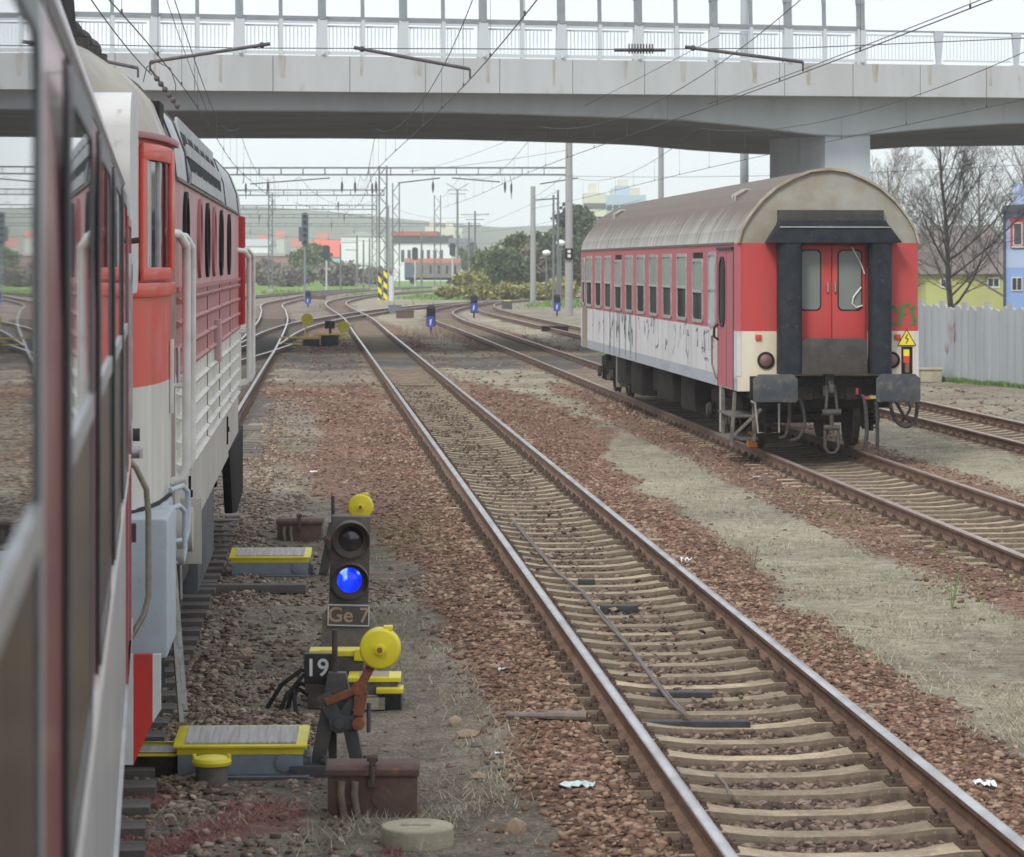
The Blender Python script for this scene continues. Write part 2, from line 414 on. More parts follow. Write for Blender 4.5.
# ---------------------------------------------------------------- stones and grass near the camera
phi = (1+5**.5)/2
ICO = np.array([(-1,phi,0),(1,phi,0),(-1,-phi,0),(1,-phi,0),(0,-1,phi),(0,1,phi),(0,-1,-phi),(0,1,-phi),(phi,0,-1),(phi,0,1),(-phi,0,-1),(-phi,0,1)])/1.9
ICF = np.array([(0,11,5),(0,5,1),(0,1,7),(0,7,10),(0,10,11),(1,5,9),(5,11,4),(11,10,2),(10,7,6),(7,1,8),(3,9,4),(3,4,2),(3,2,6),(3,6,8),(3,8,9),(4,9,5),(2,4,11),(6,2,10),(8,6,7),(9,8,1)])
def stones(name, X, Y, size, mat, lift=.25, zs=None):
    n = len(X); Z = gz(X, Y) if zs is None else zs
    sz = size*(.55+.9*rng.random(n)**1.6)
    V = ICO[None]*(1+.38*rng.standard_normal((n,12,1)).clip(-1.4,1.6))
    V = V*(np.stack([.75+.6*rng.random(n), .75+.6*rng.random(n), .3+.45*rng.random(n)],1)[:,None,:])
    a = rng.random(n)*2*PI; ca, sa = np.cos(a)[:,None], np.sin(a)[:,None]
    t = (rng.random(n)-.5)*.9; ct, st = np.cos(t)[:,None], np.sin(t)[:,None]
    x, y, zz = V[...,0], V[...,1], V[...,2]
    y, zz = y*ct-zz*st, y*st+zz*ct
    x, y = x*ca-y*sa, x*sa+y*ca
    V = np.stack([x,y,zz],2)*sz[:,None,None]*.5
    V[...,0] += X[:,None]; V[...,1] += Y[:,None]; V[...,2] += (Z+sz*lift*.5)[:,None]
    Fc = (ICF[None]+(np.arange(n)*12)[:,None,None]).reshape(-1,3)
    o = soup(name, V.reshape(-1,3), Fc, mat, np.repeat(rng.random(n),12))
    return tag(o, kind='stuff')
red_stone = attr_mat('ballast_red_stone', 'tone', (.085,.055,.042), (.37,.27,.195), c3=(.225,.13,.088))
dark_stone = attr_mat('ballast_dark_stone', 'tone', (.05,.038,.032), (.28,.21,.165), c3=(.155,.105,.08))
tan_stone = attr_mat('ballast_tan_stone', 'tone', (.09,.07,.053), (.40,.32,.245), c3=(.225,.162,.115))
def scat(n, y0, y1, off, P, cond=None):
    u = rng.random(n); Y = y0*(y1/y0)**u if y0 > 0 else y0+(y1-y0)*u     # denser near the camera
    X = xat(P, Y)+off(n); 
    if cond is not None:
        m = cond(X, Y); X, Y = X[m], Y[m]
    return X, Y
X, Y = scat(30000, 12.5, 62, lambda n: (rng.random(n)-.5)*1.75, P1)
Xd, Yd = scat(15000, 20, 85, lambda n: rng.normal(0,.34,n), P1, lambda X,Y: (rng.random(len(X)) < (.08+.34*sst(22,50,Y))*(1-sst(66,84,Y))*sst(.30,.62,hn(X*1.9,Y*.8,77))))
zd = np.where(np.abs(Xd-xat(P1,Yd)) < .42, .004, .03)+.004
stones('track_ballast', X, Y, .048, dark_stone); stones('spilt_ballast', Xd, Yd, .040, dark_stone, zs=zd)
X, Y = scat(15000, 12.5, 60, lambda n: .85+rng.exponential(.5,n), P1, lambda X,Y: rng.random(len(X)) < masks(X,Y)['red']+.03)
X2, Y2 = scat(17000, 12.5, 60, lambda n: -.85-rng.exponential(.65,n), P1, lambda X,Y: rng.random(len(X)) < masks(X,Y)['red']+.03)
stones('shoulder_ballast', np.r_[X,X2], np.r_[Y,Y2], .044, red_stone)
X, Y = scat(9000, 26, 62, lambda n: (rng.random(n)-.5)*3.9, P3)
stones('siding_ballast', X, Y, .042, red_stone)
cd_ = lambda X,Y: (rng.random(len(X)) < 1-masks(X,Y)['pink'])&(rng.random(len(X)) < .25+.9*sst(.3,.6,hn(X*1.7,Y*.9,55))); X, Y = scat(11500, 11, 66, lambda n: 1.3+rng.random(n)*.45+.9*rng.random(n)**4, P2, cd_); Xb, Yb = scat(3600, 11, 45, lambda n: .75+rng.random(n)*.7, P2); X = np.r_[X,Xb]; Y = np.r_[Y,Yb]
X2, Y2 = scat(900, 17.9, 19.8, lambda n: 1.4+rng.random(n)*1.1, P2)
X3, Y3 = scat(700, 26, 28, lambda n: 1.4+rng.random(n)*3.2, P2)
stones('tan_ballast', np.r_[X,X2,X3], np.r_[Y,Y2,Y3], .048, tan_stone)
n = 26000; u = rng.random(n); Y = 55*(125/55)**u; X = -12+rng.random(n)*24 - .07*(Y-60); mkx = masks(X,Y); m = (mkx['td'] > .85) & (rng.random(n) < .25+.75*mkx['red'])
stones('distant_gravel', X[m], Y[m], .075, red_stone, lift=.15)
# sparse single stones over the whole cess
n = 12000; u = rng.random(n); Y = 13*(75/13)**u; X = -4+rng.random(n)*20 - .07*Y*rng.random(n)
m = tdist(X,Y) > 1.2
stones('scattered_gravel', X[m], Y[m], .027, tan_stone, lift=.1)

def blades(name, X, Y, h, wd, mat, lean=.6):
    n = len(X); Z = gz(X,Y)-.004
    a = rng.random(n)*2*PI; hh = h*(.35+.9*rng.random(n))*(.6+.9*hn(X*3.1,Y*1.9,41)); lx = (rng.random(n)-.5)*2*lean*hh; ly = (rng.random(n)-.5)*2*lean*hh
    wx, wy = np.cos(a)*wd/2, np.sin(a)*wd/2
    V = np.zeros((n,3,3)); V[:,0] = np.stack([X-wx,Y-wy,Z],1); V[:,1] = np.stack([X+wx,Y+wy,Z],1); V[:,2] = np.stack([X+lx,Y+ly,Z+hh],1)
    o = soup(name, V.reshape(-1,3), np.arange(3*n).reshape(-1,3), mat, np.repeat(rng.random(n),3))
    return tag(o, kind='stuff')
dry = attr_mat('dry_grass_blade', 'tone', (.22,.195,.135), (.54,.50,.39), c3=(.37,.34,.25))
grn = attr_mat('green_grass_blade', 'tone', (.07,.14,.03), (.24,.30,.09), c3=(.13,.24,.05))
pkm = attr_mat('reddish_weed_blade', 'tone', (.22,.08,.075), (.48,.28,.22), c3=(.36,.15,.135))
n = 330000; u = rng.random(n); Y = 13*(70/13)**u; X = (rng.random(n)*1.15-.12)*.36*Y*1.25-.20*Y*.4
mkk = masks(X,Y); m = (rng.random(n) < mkk['grass']*1.0*(1.5*sst(.30,.62,hn(X*2.5,Y*1.4,31)))*(.5+.8*sst(.35,.6,hn(X*.7,Y*.35,35))))
blades('dry_grass', X[m], Y[m], .06, .007, dry, 1.3)
m2 = (rng.random(n) < mkk['green']*.7) & (mkk['intr'] < .1); blades('green_grass', X[m2], Y[m2], .06, .007, grn, 1.0)
n = 60000; X = -2.2+rng.random(n)*2.0; Y = 13.2+rng.random(n)*4; mkk = masks(X,Y); m = rng.random(n) < mkk['pink']*.62*sst(.3,.65,hn(X*5,Y*3,61))*1.4
blades('reddish_weeds', X[m], Y[m], .04, .005, pkm, 1.8)
# green tufts at the foot of the fence
n = 9000; t = rng.random(n); X = 9.2+t*5.5; Y = 84.5-(X-9.2)*3.62+(-.45+rng.random(n)*.45)*2; blades('fence_foot_grass', X, Y, .13, .03, grn, .8)

# ---------------------------------------------------------------- railway tracks
rust = M('rail_rust', (.135,.075,.045), (.22,.13,.085), scale=3, rough=.85, c3=(.075,.05,.04), s3=25, bump=.3, bscale=40)
steel = M('polished_rail_head', (.60,.59,.58), (.38,.36,.34), scale=2.0, rough=.30, metal=1.0)
dullsteel = M('dull_rail_head', (.34,.26,.21), (.42,.36,.32), scale=2.0, rough=.42, metal=.55)
conc = M('sleeper_concrete', (.44,.35,.23), (.32,.245,.16), scale=6, rough=.9, c3=(.55,.46,.32), s3=38, bump=.5, bscale=60)
def per_object(m, amt=.35):
    N = m.node_tree.nodes; L = m.node_tree.links; oi = N.new('ShaderNodeObjectInfo'); tc = [n for n in N if n.type == 'TEX_COORD'][0]
    va = N.new('ShaderNodeVectorMath'); va.operation = 'SCALE'; cx = N.new('ShaderNodeCombineXYZ'); cx.inputs[0].default_value = 1; cx.inputs[1].default_value = .7; cx.inputs[2].default_value = .3
    L.new(cx.outputs[0], va.inputs[0]); mu = N.new('ShaderNodeMath'); mu.operation = 'MULTIPLY'; mu.inputs[1].default_value = 90; L.new(oi.outputs['Random'], mu.inputs[0]); L.new(mu.outputs[0], va.inputs['Scale'])
    ad = N.new('ShaderNodeVectorMath'); ad.operation = 'ADD'; outs = [l for l in L if l.from_node == tc]
    for l in outs: to = l.to_socket; L.remove(l); L.new(ad.outputs[0], to)
    L.new(tc.outputs['Object'], ad.inputs[0]); L.new(va.outputs[0], ad.inputs[1])
    b = N['Principled BSDF']; src = b.inputs['Base Color'].links[0].from_socket
    st = N.new('ShaderNodeTexNoise'); st.inputs['Scale'].default_value = 1.7; st.inputs['Detail'].default_value = 7; st.inputs['Roughness'].default_value = .7; L.new(ad.outputs[0], st.inputs['Vector'])
    mr = N.new('ShaderNodeMapRange'); mr.inputs[1].default_value = .35; mr.inputs[2].default_value = .65; mr.inputs[3].default_value = .55; mr.inputs[4].default_value = 1.12; L.new(st.outputs[0], mr.inputs[0])
    mr2 = N.new('ShaderNodeMapRange'); mr2.inputs[3].default_value = 1-amt; mr2.inputs[4].default_value = 1.08; L.new(oi.outputs['Random'], mr2.inputs[0])
    mm = N.new('ShaderNodeMath'); mm.operation = 'MULTIPLY'; L.new(mr.outputs[0], mm.inputs[0]); L.new(mr2.outputs[0], mm.inputs[1])
    hs = N.new('ShaderNodeHueSaturation'); L.new(src, hs.inputs['Color']); L.new(mm.outputs[0], hs.inputs['Value']); L.new(hs.outputs[0], b.inputs['Base Color'])
per_object(conc)
wood = M('sleeper_wood', (.085,.075,.068), (.13,.115,.10), scale=5, rough=.9, bump=.5, bscale=30, streak=(.1,1,1))
bolt = M('rusty_fastening', (.10,.062,.042), (.055,.04,.032), scale=14, rough=.85, c3=(.17,.11,.07), s3=60)
plastic_black = M('black_rubber', (.018,.018,.02), (.04,.04,.042), scale=8, rough=.6)

PROF = [(-.074,.038),(.074,.038),(.074,.052),(.018,.070),(.012,.075),(.012,.150),(.034,.160),(.036,.188),(.026,.198),(.012,.2015),(-.012,.2015),(-.026,.198),(-.036,.188),(-.034,.160),(-.012,.150),(-.012,.075),(-.018,.070),(-.074,.052)]
HEADSEG = {8,9,10}
def sweep_rail(name, P, off, mats, parent, step=1):
    Q = P[::step]; T = np.gradient(Q, axis=0); T /= np.linalg.norm(T,axis=1)[:,None]; Nn = np.stack([T[:,1],-T[:,0]],1)
    rings = []
    for p, n in zip(Q, Nn):
        rings.append([(p[0]+n[0]*(off+u), p[1]+n[1]*(off+u), v) for u, v in PROF])
    mb = MB(); mb.loft(rings, mats=[1 if k in (7,8,9,10,11) else 0 for k in range(len(PROF))])
    return mb.build(name, mats, parent, smooth=True)
side_brown = M('sleeper_side_brown', (.15,.115,.08), (.09,.068,.05), scale=9, rough=.95, c3=(.26,.20,.13), s3=30, lo3=.6)  # side faces of the sleepers, darker and browner than the tops
def sleeper_mesh(kind):
    mb = MB()
    if kind == 'concrete':
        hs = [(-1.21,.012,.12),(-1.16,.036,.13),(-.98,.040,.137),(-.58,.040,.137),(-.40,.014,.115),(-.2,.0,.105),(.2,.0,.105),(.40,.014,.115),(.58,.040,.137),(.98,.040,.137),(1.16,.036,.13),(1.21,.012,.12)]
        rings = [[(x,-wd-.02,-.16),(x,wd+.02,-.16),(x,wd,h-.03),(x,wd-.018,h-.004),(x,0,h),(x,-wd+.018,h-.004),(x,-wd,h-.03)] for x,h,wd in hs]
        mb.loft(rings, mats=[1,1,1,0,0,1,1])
    else:
        mb.box(-1.28,1.46,-.13,.13,-.15,.044)
        mb.mi = [0]*6
    return mb
def fasten_mesh(full=True):
    mb = MB()
    mb.box(-.17,.17,-.085,.085,.036,.0385+.012)
    for sx in (-1,1):
        mb.box(sx*.085,sx*.125,-.06,.06,.05,.075)
        for yy in (-.0,):
            mb.cyl((sx*.105,yy,.07),(sx*.105,yy,.128),.013,n=8)
            mb.cyl((sx*.105,yy,.085),(sx*.105,yy,.108),.028,n=6)
            mb.cyl((sx*.105,yy,.074),(sx*.105,yy,.084),.034,n=10)
        mb.cyl((sx*.148,.045,.05),(sx*.148,.045,.085),.018,n=6); mb.cyl((sx*.148,-.045,.05),(sx*.148,-.045,.085),.018,n=6)
    return mb
def railway(P, name, label, y_from, kind, head, n_ind=100, n_rest=0, ds=.6):
    root = thing(name, label, 'railway track', (0,0,0), 0, 'railway tracks of the yard')
    for off in (-.7525,.7525): sweep_rail('rail', P, off, [rust, head], root)
    smat = conc if kind == 'concrete' else wood
    i0 = int(np.argmax(P[:,1] >= y_from)) if P[:,1].max() > y_from else 0
    T = np.gradient(P, axis=0); ang = np.arctan2(T[:,1], T[:,0])-PI/2
    sm = fm = None
    for k in range(n_ind):
        i = i0+k
        if i >= len(P)-1: break
        loc = (P[i,0]+random.uniform(-.015,.015), P[i,1], random.uniform(-.006,.0)); rz = ang[i]+random.uniform(-.006,.006)
        if sm is None:
            o = sleeper_mesh(kind).build('sleeper', [smat, side_brown], root, smooth=False); sm = o.data
            fo = fasten_mesh().build('fastening', bolt, o); fm = fo.data; fo.location = (-.7525,0,0)
        else:
            o = bpy.data.objects.new('sleeper', sm); COL.objects.link(o); o.parent = root
            fo = bpy.data.objects.new('fastening', fm); COL.objects.link(fo); fo.parent = o; fo.location = (-.7525,0,0)
        f2 = bpy.data.objects.new('fastening', fm); COL.objects.link(f2); f2.parent = o; f2.location = (.7525,0,0)
        o.location = loc; o.rotation_euler = (0,0,rz)
    if n_rest:
        mb = MB()
        for k in range(n_ind, n_ind+n_rest):
            i = i0+k
            if i >= len(P)-1: break
            c, s_ = math.cos(ang[i]), math.sin(ang[i])
            vs = []
            for zz in (-.1,.036):
                for a, b in ((-1.22,-.11),(1.22,-.11),(1.22,.11),(-1.22,.11)): vs.append((P[i,0]+a*c-b*s_, P[i,1]+a*s_+b*c, zz-.004))
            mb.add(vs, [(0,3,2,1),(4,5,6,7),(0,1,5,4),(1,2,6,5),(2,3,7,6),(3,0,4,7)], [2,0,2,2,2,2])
            for sx in (-.7525,.7525):
                mb.X = Matrix.Translation((P[i,0],P[i,1],0)) @ Matrix.Rotation(ang[i],4,'Z')
                mb.box(sx-.15,sx+.15,-.07,.07,.037,.075,1); mb.X = None
        tag(mb.build('far_sleepers', [smat, bolt, side_brown], root), kind='stuff')
    return root
railway(P1, 'railway_track', 'main track with two bright polished rails running up the middle of the yard', 12.2, 'concrete', steel, 100, 130)
railway(P2, 'railway_track', 'track on dark wooden sleepers under the red and white locomotive', 11, 'wood', steel, 90, 160)
railway(P3, 'railway_track', 'rusty siding track under the lone parked passenger coach', 26, 'concrete', dullsteel, 100, 120)
railway(P4, 'railway_track', 'rightmost track between the parked coach and the pale concrete fence', 38, 'concrete', dullsteel, 90, 130)
railway(PL, 'railway_track', 'diagonal ladder track crossing the main track beyond the small yellow point levers', 0, 'wood', steel, 0, 200)
railway(P5, 'railway_track', 'farthest track curving across behind the slim signal mast at left', 0, 'wood', dullsteel, 0, 500)
railway(P0, 'railway_track', 'short curved track merging from the left beside the far end of the locomotive', 0, 'wood', steel, 0, 120)
# black cable troughs / rods lying across the main track between sleepers
def crossbar(py, px0, px1, lab, h=.035):
    a = G(px0, py, 0.03); b = G(px1, py, .03); mb = MB(); mb.box(a[0], b[0], a[1]-.05, a[1]+.05, -.04, h)
    tag(mb.build('cable_duct', plastic_black, bevel=.01), lab, 'cable duct', 'black ducts lying between the sleepers')
crossbar(692, 650, 712, 'short black duct piece lying between main track sleepers')
crossbar(721, 640, 750, 'longest black duct lying between main track sleepers, nearest of them')
crossbar(605.5, 600, 638, 'black duct piece between sleepers just past the cable bend')
crossbar(579.5, 578, 595, 'tiny dark duct piece between sleepers farthest of the four')
# cable lying on the sleepers
pts = [(512,520),(530,542),(556,572),(582,592),(604,620),(628,646),(650,676),(672,704),(686,716)]
mb = MB(); W = [G(a,b,.06) for a,b in pts]
mb.tube([(x,y,.062) for x,y in W], .012, 6); mb.tube([(x+.022+.008*math.sin(i*2),y,.060) for i,(x,y) in enumerate(W)], .010, 6)
tag(mb.build('cable', M('grey_brown_cable', (.17,.14,.12), (.11,.095,.085), scale=20, rough=.7)), 'twin grey cable lying lengthwise across the main track sleepers', 'cable')
mb = MB(); W = [G(a,b,.05) for a,b in ((716,776),(726,786),(730,797))]; mb.tube([(x,y,.055) for x,y in W], .01, 6)
tag(mb.build('cable', MATS['grey_brown_cable']), 'short bent cable end on the nearest sleepers of the main track', 'cable')
# point-heating box on main track far, and thin pipe beside the left rail
x, y = G(548,722,.03); mb = MB(); mb.cyl((x-.28,y+.05,.07),(x+.02,y,.07),.022,n=10); mb.cyl((x+.0,y,.075),(x+.26,y-.06,.08),.034,n=10)
tag(mb.build('pipe', M('pipe_grey_brown', (.15,.13,.12), (.22,.17,.14), scale=15)), 'grey brown pipe stub sticking out beside the left rail of the main track', 'pipe')
# ---------------------------------------------------------------- vehicle materials
red_a = M('loco_red', (.68,.045,.022), (.60,.055,.032), scale=2.2, rough=.42, coat=.2, c3=(.48,.12,.09), s3=7, lo3=.5, hi3=.9)
red_b = M('dusty_red_sheen_side', (.42,.13,.135), (.36,.17,.17), scale=1.6, rough=.5, streak=True, c3=(.42,.20,.19), s3=5, lo3=.45, hi3=.85)  # paler red: dust, plus the side's grazing reflection painted into the colour
cream = M('loco_cream', (.66,.64,.58), (.52,.50,.45), scale=2.5, rough=.5, streak=True, c3=(.42,.38,.32), s3=9, lo3=.58, hi3=.85)
dusty = M('dusty_cream_panel', (.50,.475,.43), (.38,.355,.31), scale=3, rough=.65, streak=True, c3=(.30,.26,.21), s3=12, lo3=.55, hi3=.8)
roofg = M('loco_roof_grey', (.44,.40,.33), (.36,.32,.26), scale=1.6, rough=.6, c3=(.50,.49,.46), s3=4)
roofb = M('loco_roof_light', (.47,.49,.50), (.36,.37,.37), scale=2.0, rough=.5)
bluegrey = M('pale_blue_grey_paint', (.45,.51,.56), (.37,.42,.46), scale=2.5, rough=.5, c3=(.28,.31,.33), s3=14, lo3=.6, hi3=.8)
whitep = M('white_paint', (.74,.74,.70), (.62,.61,.56), scale=5, rough=.45, c3=(.4,.34,.27), s3=25, lo3=.62, hi3=.75)
redp = M('plow_red', (.66,.045,.03), (.55,.05,.04), scale=4, rough=.5, c3=(.3,.1,.07), s3=18, lo3=.62, hi3=.8)
dark = M('underframe_dark', spec=.12, c=(.016,.0145,.013), c2=(.034,.028,.024), scale=5, rough=.85, bump=.3, c3=(.07,.054,.042), s3=18, lo3=.55)
darkgrey = M('tank_grey', spec=.12, c=(.055,.052,.048), c2=(.085,.078,.07), scale=3, rough=.75, c3=(.12,.10,.085), s3=15, lo3=.6)
black = M('flat_black', spec=.12, c=(.014,.014,.015), c2=(.03,.03,.03), scale=10, rough=.7)
glass = M('dark_window_glass', (.035,.042,.045), (.06,.065,.065), scale=1.5, rough=.06, spec=.9)
gasket = M('window_gasket', spec=.12, c=(.022,.022,.024), rough=.5)
alu = M('aluminium_trim', (.50,.51,.52), (.38,.38,.38), scale=8, rough=.38, metal=.7)
gunmetal = M('step_metal', (.33,.33,.31), (.24,.22,.2), scale=10, rough=.6, metal=.3, c3=(.2,.14,.1), s3=30, lo3=.6)
wheelm = M('wheel_steel', spec=.12, c=(.07,.062,.058), c2=(.12,.095,.08), scale=7, rough=.7, metal=.3)

def wheelset(parent, y, r=.46):
    mb = MB()
    for s in (-1, 1):
        a = .7525*s
        prof = [(.0,a+s*.05),(.10,a+s*.07),(.12,a+s*.03),(.30,a+s*.0),(r-.06,a+s*.02),(r-.055,a+s*.065),(r-.005,a+s*.062),(r,a-s*.03),(r+.028,a-s*.045),(r+.028,a-s*.068),(r-.06,a-s*.07),(.12,a-s*.04),(0,a-s*.06)]
        mb.lathe(prof, (0,y,r), 'x', 32)
    mb.cyl((-1.0,y,r),(1.0,y,r),.085,n=14)
    return mb.build('wheelset', wheelm, parent, smooth=True)
def bogie(parent, yc, wb=2.5, r=.46, side_x=1.0, fm=None, top=.95):
    mb = MB(); f = fm or dark
    for s in (-1, 1):
        x = side_x*s
        mb.extr([(yc-wb/2-.45,.62),(yc-wb/2-.45,.78),(yc-wb/2+.35,.86),(yc-.5,.72),(yc+.5,.72),(yc+wb/2-.35,.86),(yc+wb/2+.45,.78),(yc+wb/2+.45,.62),(yc+.6,.5),(yc-.6,.5)], 'x', x-.06, x+.06)
        for yy in (yc-wb/2, yc+wb/2):
            mb.box(x-.12*s-.13, x-.12*s+.17*1, yy-.15, yy+.15, r-.14, r+.15, 1)
            mb.cyl((x+s*.12,yy,r),(x+s*.2,yy,r),.12,n=16,m=1)
            for q in (-.27,.27):
                for k in range(6): mb.cyl((x+s*.02,yy+q,.30+k*.055),(x+s*.02,yy+q,.325+k*.055),.075,n=12,m=1)
                mb.cyl((x+s*.02,yy+q,.26),(x+s*.02,yy+q,.65),.045,n=8)
        mb.box(x-.1,x+.1,yc-.32,yc+.32,.30,.42,1)
        for k in range(5): mb.cyl((x,yc-.14,.42+k*.07),(x,yc-.14,.455+k*.07),.10,n=12,m=1); mb.cyl((x,yc+.14,.42+k*.07),(x,yc+.14,.455+k*.07),.10,n=12,m=1)
        mb.cyl((x+s*.06,yc+.35,.45),(x+s*.06,yc+.55,.85),.035,n=8,m=1)
    mb.box(-side_x,side_x,yc-.3,yc+.3,.55,top-.05)
    for q in (-wb/2-.3, wb/2+.3): mb.box(-side_x,side_x,yc+q-.05,yc+q+.05,.55,.66)
    bo = mb.build('bogie', [f, darkgrey], parent, bevel=.012)
    wheelset(bo, yc-wb/2, r); wheelset(bo, yc+wb/2, r)
    return bo
def frame_rect(mb, x, y0, y1, z0, z1, w, proud, m=0, s=1):
    a, b = x, x+proud*s
    mb.box(a,b,y0,y1,z0,z0+w,m); mb.box(a,b,y0,y1,z1-w,z1,m); mb.box(a,b,y0,y0+w,z0+w,z1-w,m); mb.box(a,b,y1-w,y1,z0+w,z1-w,m)
def rrect(x0,x1,z0,z1,r,n=5):
    out = []
    for cx, cz, a0 in ((x1-r,z0+r,-90),(x1-r,z1-r,0),(x0+r,z1-r,90),(x0+r,z0+r,180)):
        for k in range(n+1):
            a = math.radians(a0+90*k/n); out.append((cx+r*math.cos(a), cz+r*math.sin(a)))
    return out
def window(parent, x, s, y0, y1, z0, z1, fm, gm, bar=None, w=.05, proud=.02, low=None, r=.06, bm=None):
    """framed window on a side wall at x (s = outward sign); pane is a sub-part"""
    mb = MB()
    o = rrect(y0,y1,z0,z1,r); i = rrect(y0+w,y1-w,z0+w,z1-w,max(.01,r-w*.4)); K = len(o)
    vs = [(x,a,b) for a,b in o]+[(x+s*proud,a,b) for a,b in o]+[(x+s*proud,a,b) for a,b in i]+[(x+s*.002,a,b) for a,b in i]
    fs = [(q*K+k,q*K+(k+1)%K,(q+1)*K+(k+1)%K,(q+1)*K+k) for q in range(3) for k in range(K)]
    mb.add(vs, fs)
    if bar: mb.box(x+s*.003, x+s*proud*1.3, y0+w*.6, y1-w*.6, bar-.022, bar+.022, 1)
    fo = mb.build('window', [fm, bm or alu], parent)
    g = MB()
    if bar and low:
        g.add([(x+s*.006,a,b) for a,b in ((y0+w,bar),(y1-w,bar),(y1-w,z1-w),(y0+w,z1-w))], [(0,1,2,3)], 0)
        g.add([(x+s*.005,a,b) for a,b in ((y0+w,z0+w),(y1-w,z0+w),(y1-w,bar),(y0+w,bar))], [(0,1,2,3)], 1)
        g.build('pane', [gm, low], fo)
    else:
        g.add([(x+s*.005,a,b) for a,b in i], [tuple(range(K))]); g.build('pane', gm, fo)
    return fo

# ================================================================= locomotive
LA = .0659; LY = 16.4
loco = thing('diesel_locomotive', 'red and cream diesel locomotive with white handrails just ahead of the near coach', 'locomotive', (-2.46-.066*LY, LY, HEAD), LA)
ROOF = [(1.475,3.47),(1.45,3.70),(1.36,3.93),(1.22,4.08),(1.03,4.21),(.55,4.31),(0,4.34)]
def ring(y, hw, zs, roof=ROOF, k=1.0, dz=0):
    R = [(hw, z) for z in zs] + [(a*hw/1.475, b+dz) for a, b in roof[1:] if True]
    Lh = [(-a, b) for a, b in reversed(R[:-1])]
    return [(a, y, b) for a, b in R+Lh]
def body(name, stations, zs, mats, mlist, parent, dz=0, smooth=True):
    rings = [ring(y, hw, zs, dz=dz) for y, hw in stations]
    n = len(rings[0]); nz = len(zs); per = []
    for k in range(n):
        z = (rings[0][k][2]+rings[0][(k+1)%n][2])/2
        if k == n-1: per.append(mlist[0]); continue
        idx = k if k < nz-1 else (n-2-k if (n-2-k) < nz-1 else None)
        per.append(mlist[idx] if idx is not None else mlist[-1])
    mb = MB(); mb.loft(rings, mats=per); return mb.build(name, mats, parent, smooth=smooth)
# cab (rounded nose) : z bands 1.45 | 2.17 | 2.76 | 3.64
zc = [1.45,2.17,2.76,3.64]
cab_st = [(0,1.12),(.12,1.24),(.32,1.34),(.6,1.405),(.95,1.45),(1.4,1.472),(1.85,1.475)]
body('cab', cab_st, zc, [cream, red_a, roofg], [0,1,1,2], loco)
# deep window opening with bright red surround
mb = MB()
def cabhw(y): return float(np.interp(y, [a for a,_ in cab_st], [b for _,b in cab_st]))
def cab_panel(mb, y0, y1, z0, z1, off, m, n=4, thick=.03):
    ys_ = [y0+(y1-y0)*i/n for i in range(n+1)]
    rings = [[(cabhw(y)+off-thick,y,z0),(cabhw(y)+off,y,z0),(cabhw(y)+off,y,z1),(cabhw(y)+off-thick,y,z1)] for y in ys_]
    mb.loft(rings, m)
cab_panel(mb, .36,.46, 2.86,3.60,.04,0); cab_panel(mb, 1.22,1.40, 2.86,3.60,.05,0); cab_panel(mb,.36,1.40,3.52,3.62,.045,0); cab_panel(mb,.36,1.40,2.80,2.88,.045,0)
wf = mb.build('window', [red_a], loco, bevel=.012)
mb = MB(); cab_panel(mb,.46,1.22,2.88,3.52,.008,0); cab_panel(mb,.50,.54,2.88,3.52,.022,1); cab_panel(mb,.84,.875,2.88,3.52,.022,1); mb.build('pane', [glass, alu], wf)
mb = MB(); cab_panel(mb,.1,1.85,3.645,3.685,.05,0,8,.06); mb.build('rain_gutter', red_b, loco, bevel=.008)
mb = MB(); cab_panel(mb,.06,1.80,2.70,2.79,.035,0,10,.06); mb.build('ledge', red_a, loco, bevel=.015)
# windscreen hood cheeks (light grey goggle frame)
mb = MB()
mb.extr(rrect(-.42,.30,2.73,3.88,.20,6), 'x', -1.365, 1.365)
mb.build('windscreen_hood', M('hood_light_grey', (.60,.60,.58), (.52,.51,.49), scale=2, rough=.5, c3=(.42,.4,.37), s3=8, lo3=.6), loco, bevel=.05)
# second window beside the door + dark door gap
mb = MB(); mb.box(1.475,1.49,1.50,1.53,2.85,3.55,1); mb.box(1.475,1.50,1.53,1.60,2.80,3.55,0); mb.build('door_post', [red_a, gasket], loco)
window(loco, 1.476, 1, 1.62, 1.83, 2.86, 3.50, red_b, glass, w=.035)
mb = MB(); mb.box(-1.40,1.40,1.85,2.32,1.0,3.95,0); mb.build('door_recess', [black], loco)
mb = MB(); mb.box(1.40,1.43,1.88,2.30,1.45,3.5,0); mb.box(1.43,1.445,1.98,2.2,2.75,3.35,1)
dd = mb.build('door', [red_b, glass], loco, bevel=.008); mb = MB(); mb.tube([(1.44,2.24,2.1),(1.50,2.24,2.1),(1.50,2.24,2.35),(1.44,2.24,2.35)], .012, 8); mb.build('handle', alu, dd)
# engine-room body
zb = [.92,1.02,1.43,2.17,2.73,3.47]
red_c = M('pale_red_sheen_side', (.50,.25,.25), (.40,.17,.175), scale=1.3, rough=.5, streak=True, c3=(.55,.42,.41), s3=4, lo3=.45, hi3=.8)  # upper band: grazing reflection put into the colour as paler, whitish red
body('engine_body', [(2.32,1.475),(16.2,1.475)], zb, [dusty, cream, red_b, roofb, red_c], [0,0,1,2,4,3], loco)
mb = MB()
for z in (2.66,2.50,2.335,2.18,2.02,1.86,1.70,1.55,1.44):
    for a, b in ((2.45,4.55),(4.68,7.4),(7.52,10.2),(10.35,13.2),(13.35,16.1)):
        m = 1 if z > 2.17 else 0
        mb.extr([(1.474,z-.03),(1.492,z-.022),(1.506,z),(1.506,z+.008),(1.474,z+.02)], 'y', a, b, m)
mb.build('side_ribs', [cream, red_b], loco)
mb = MB()
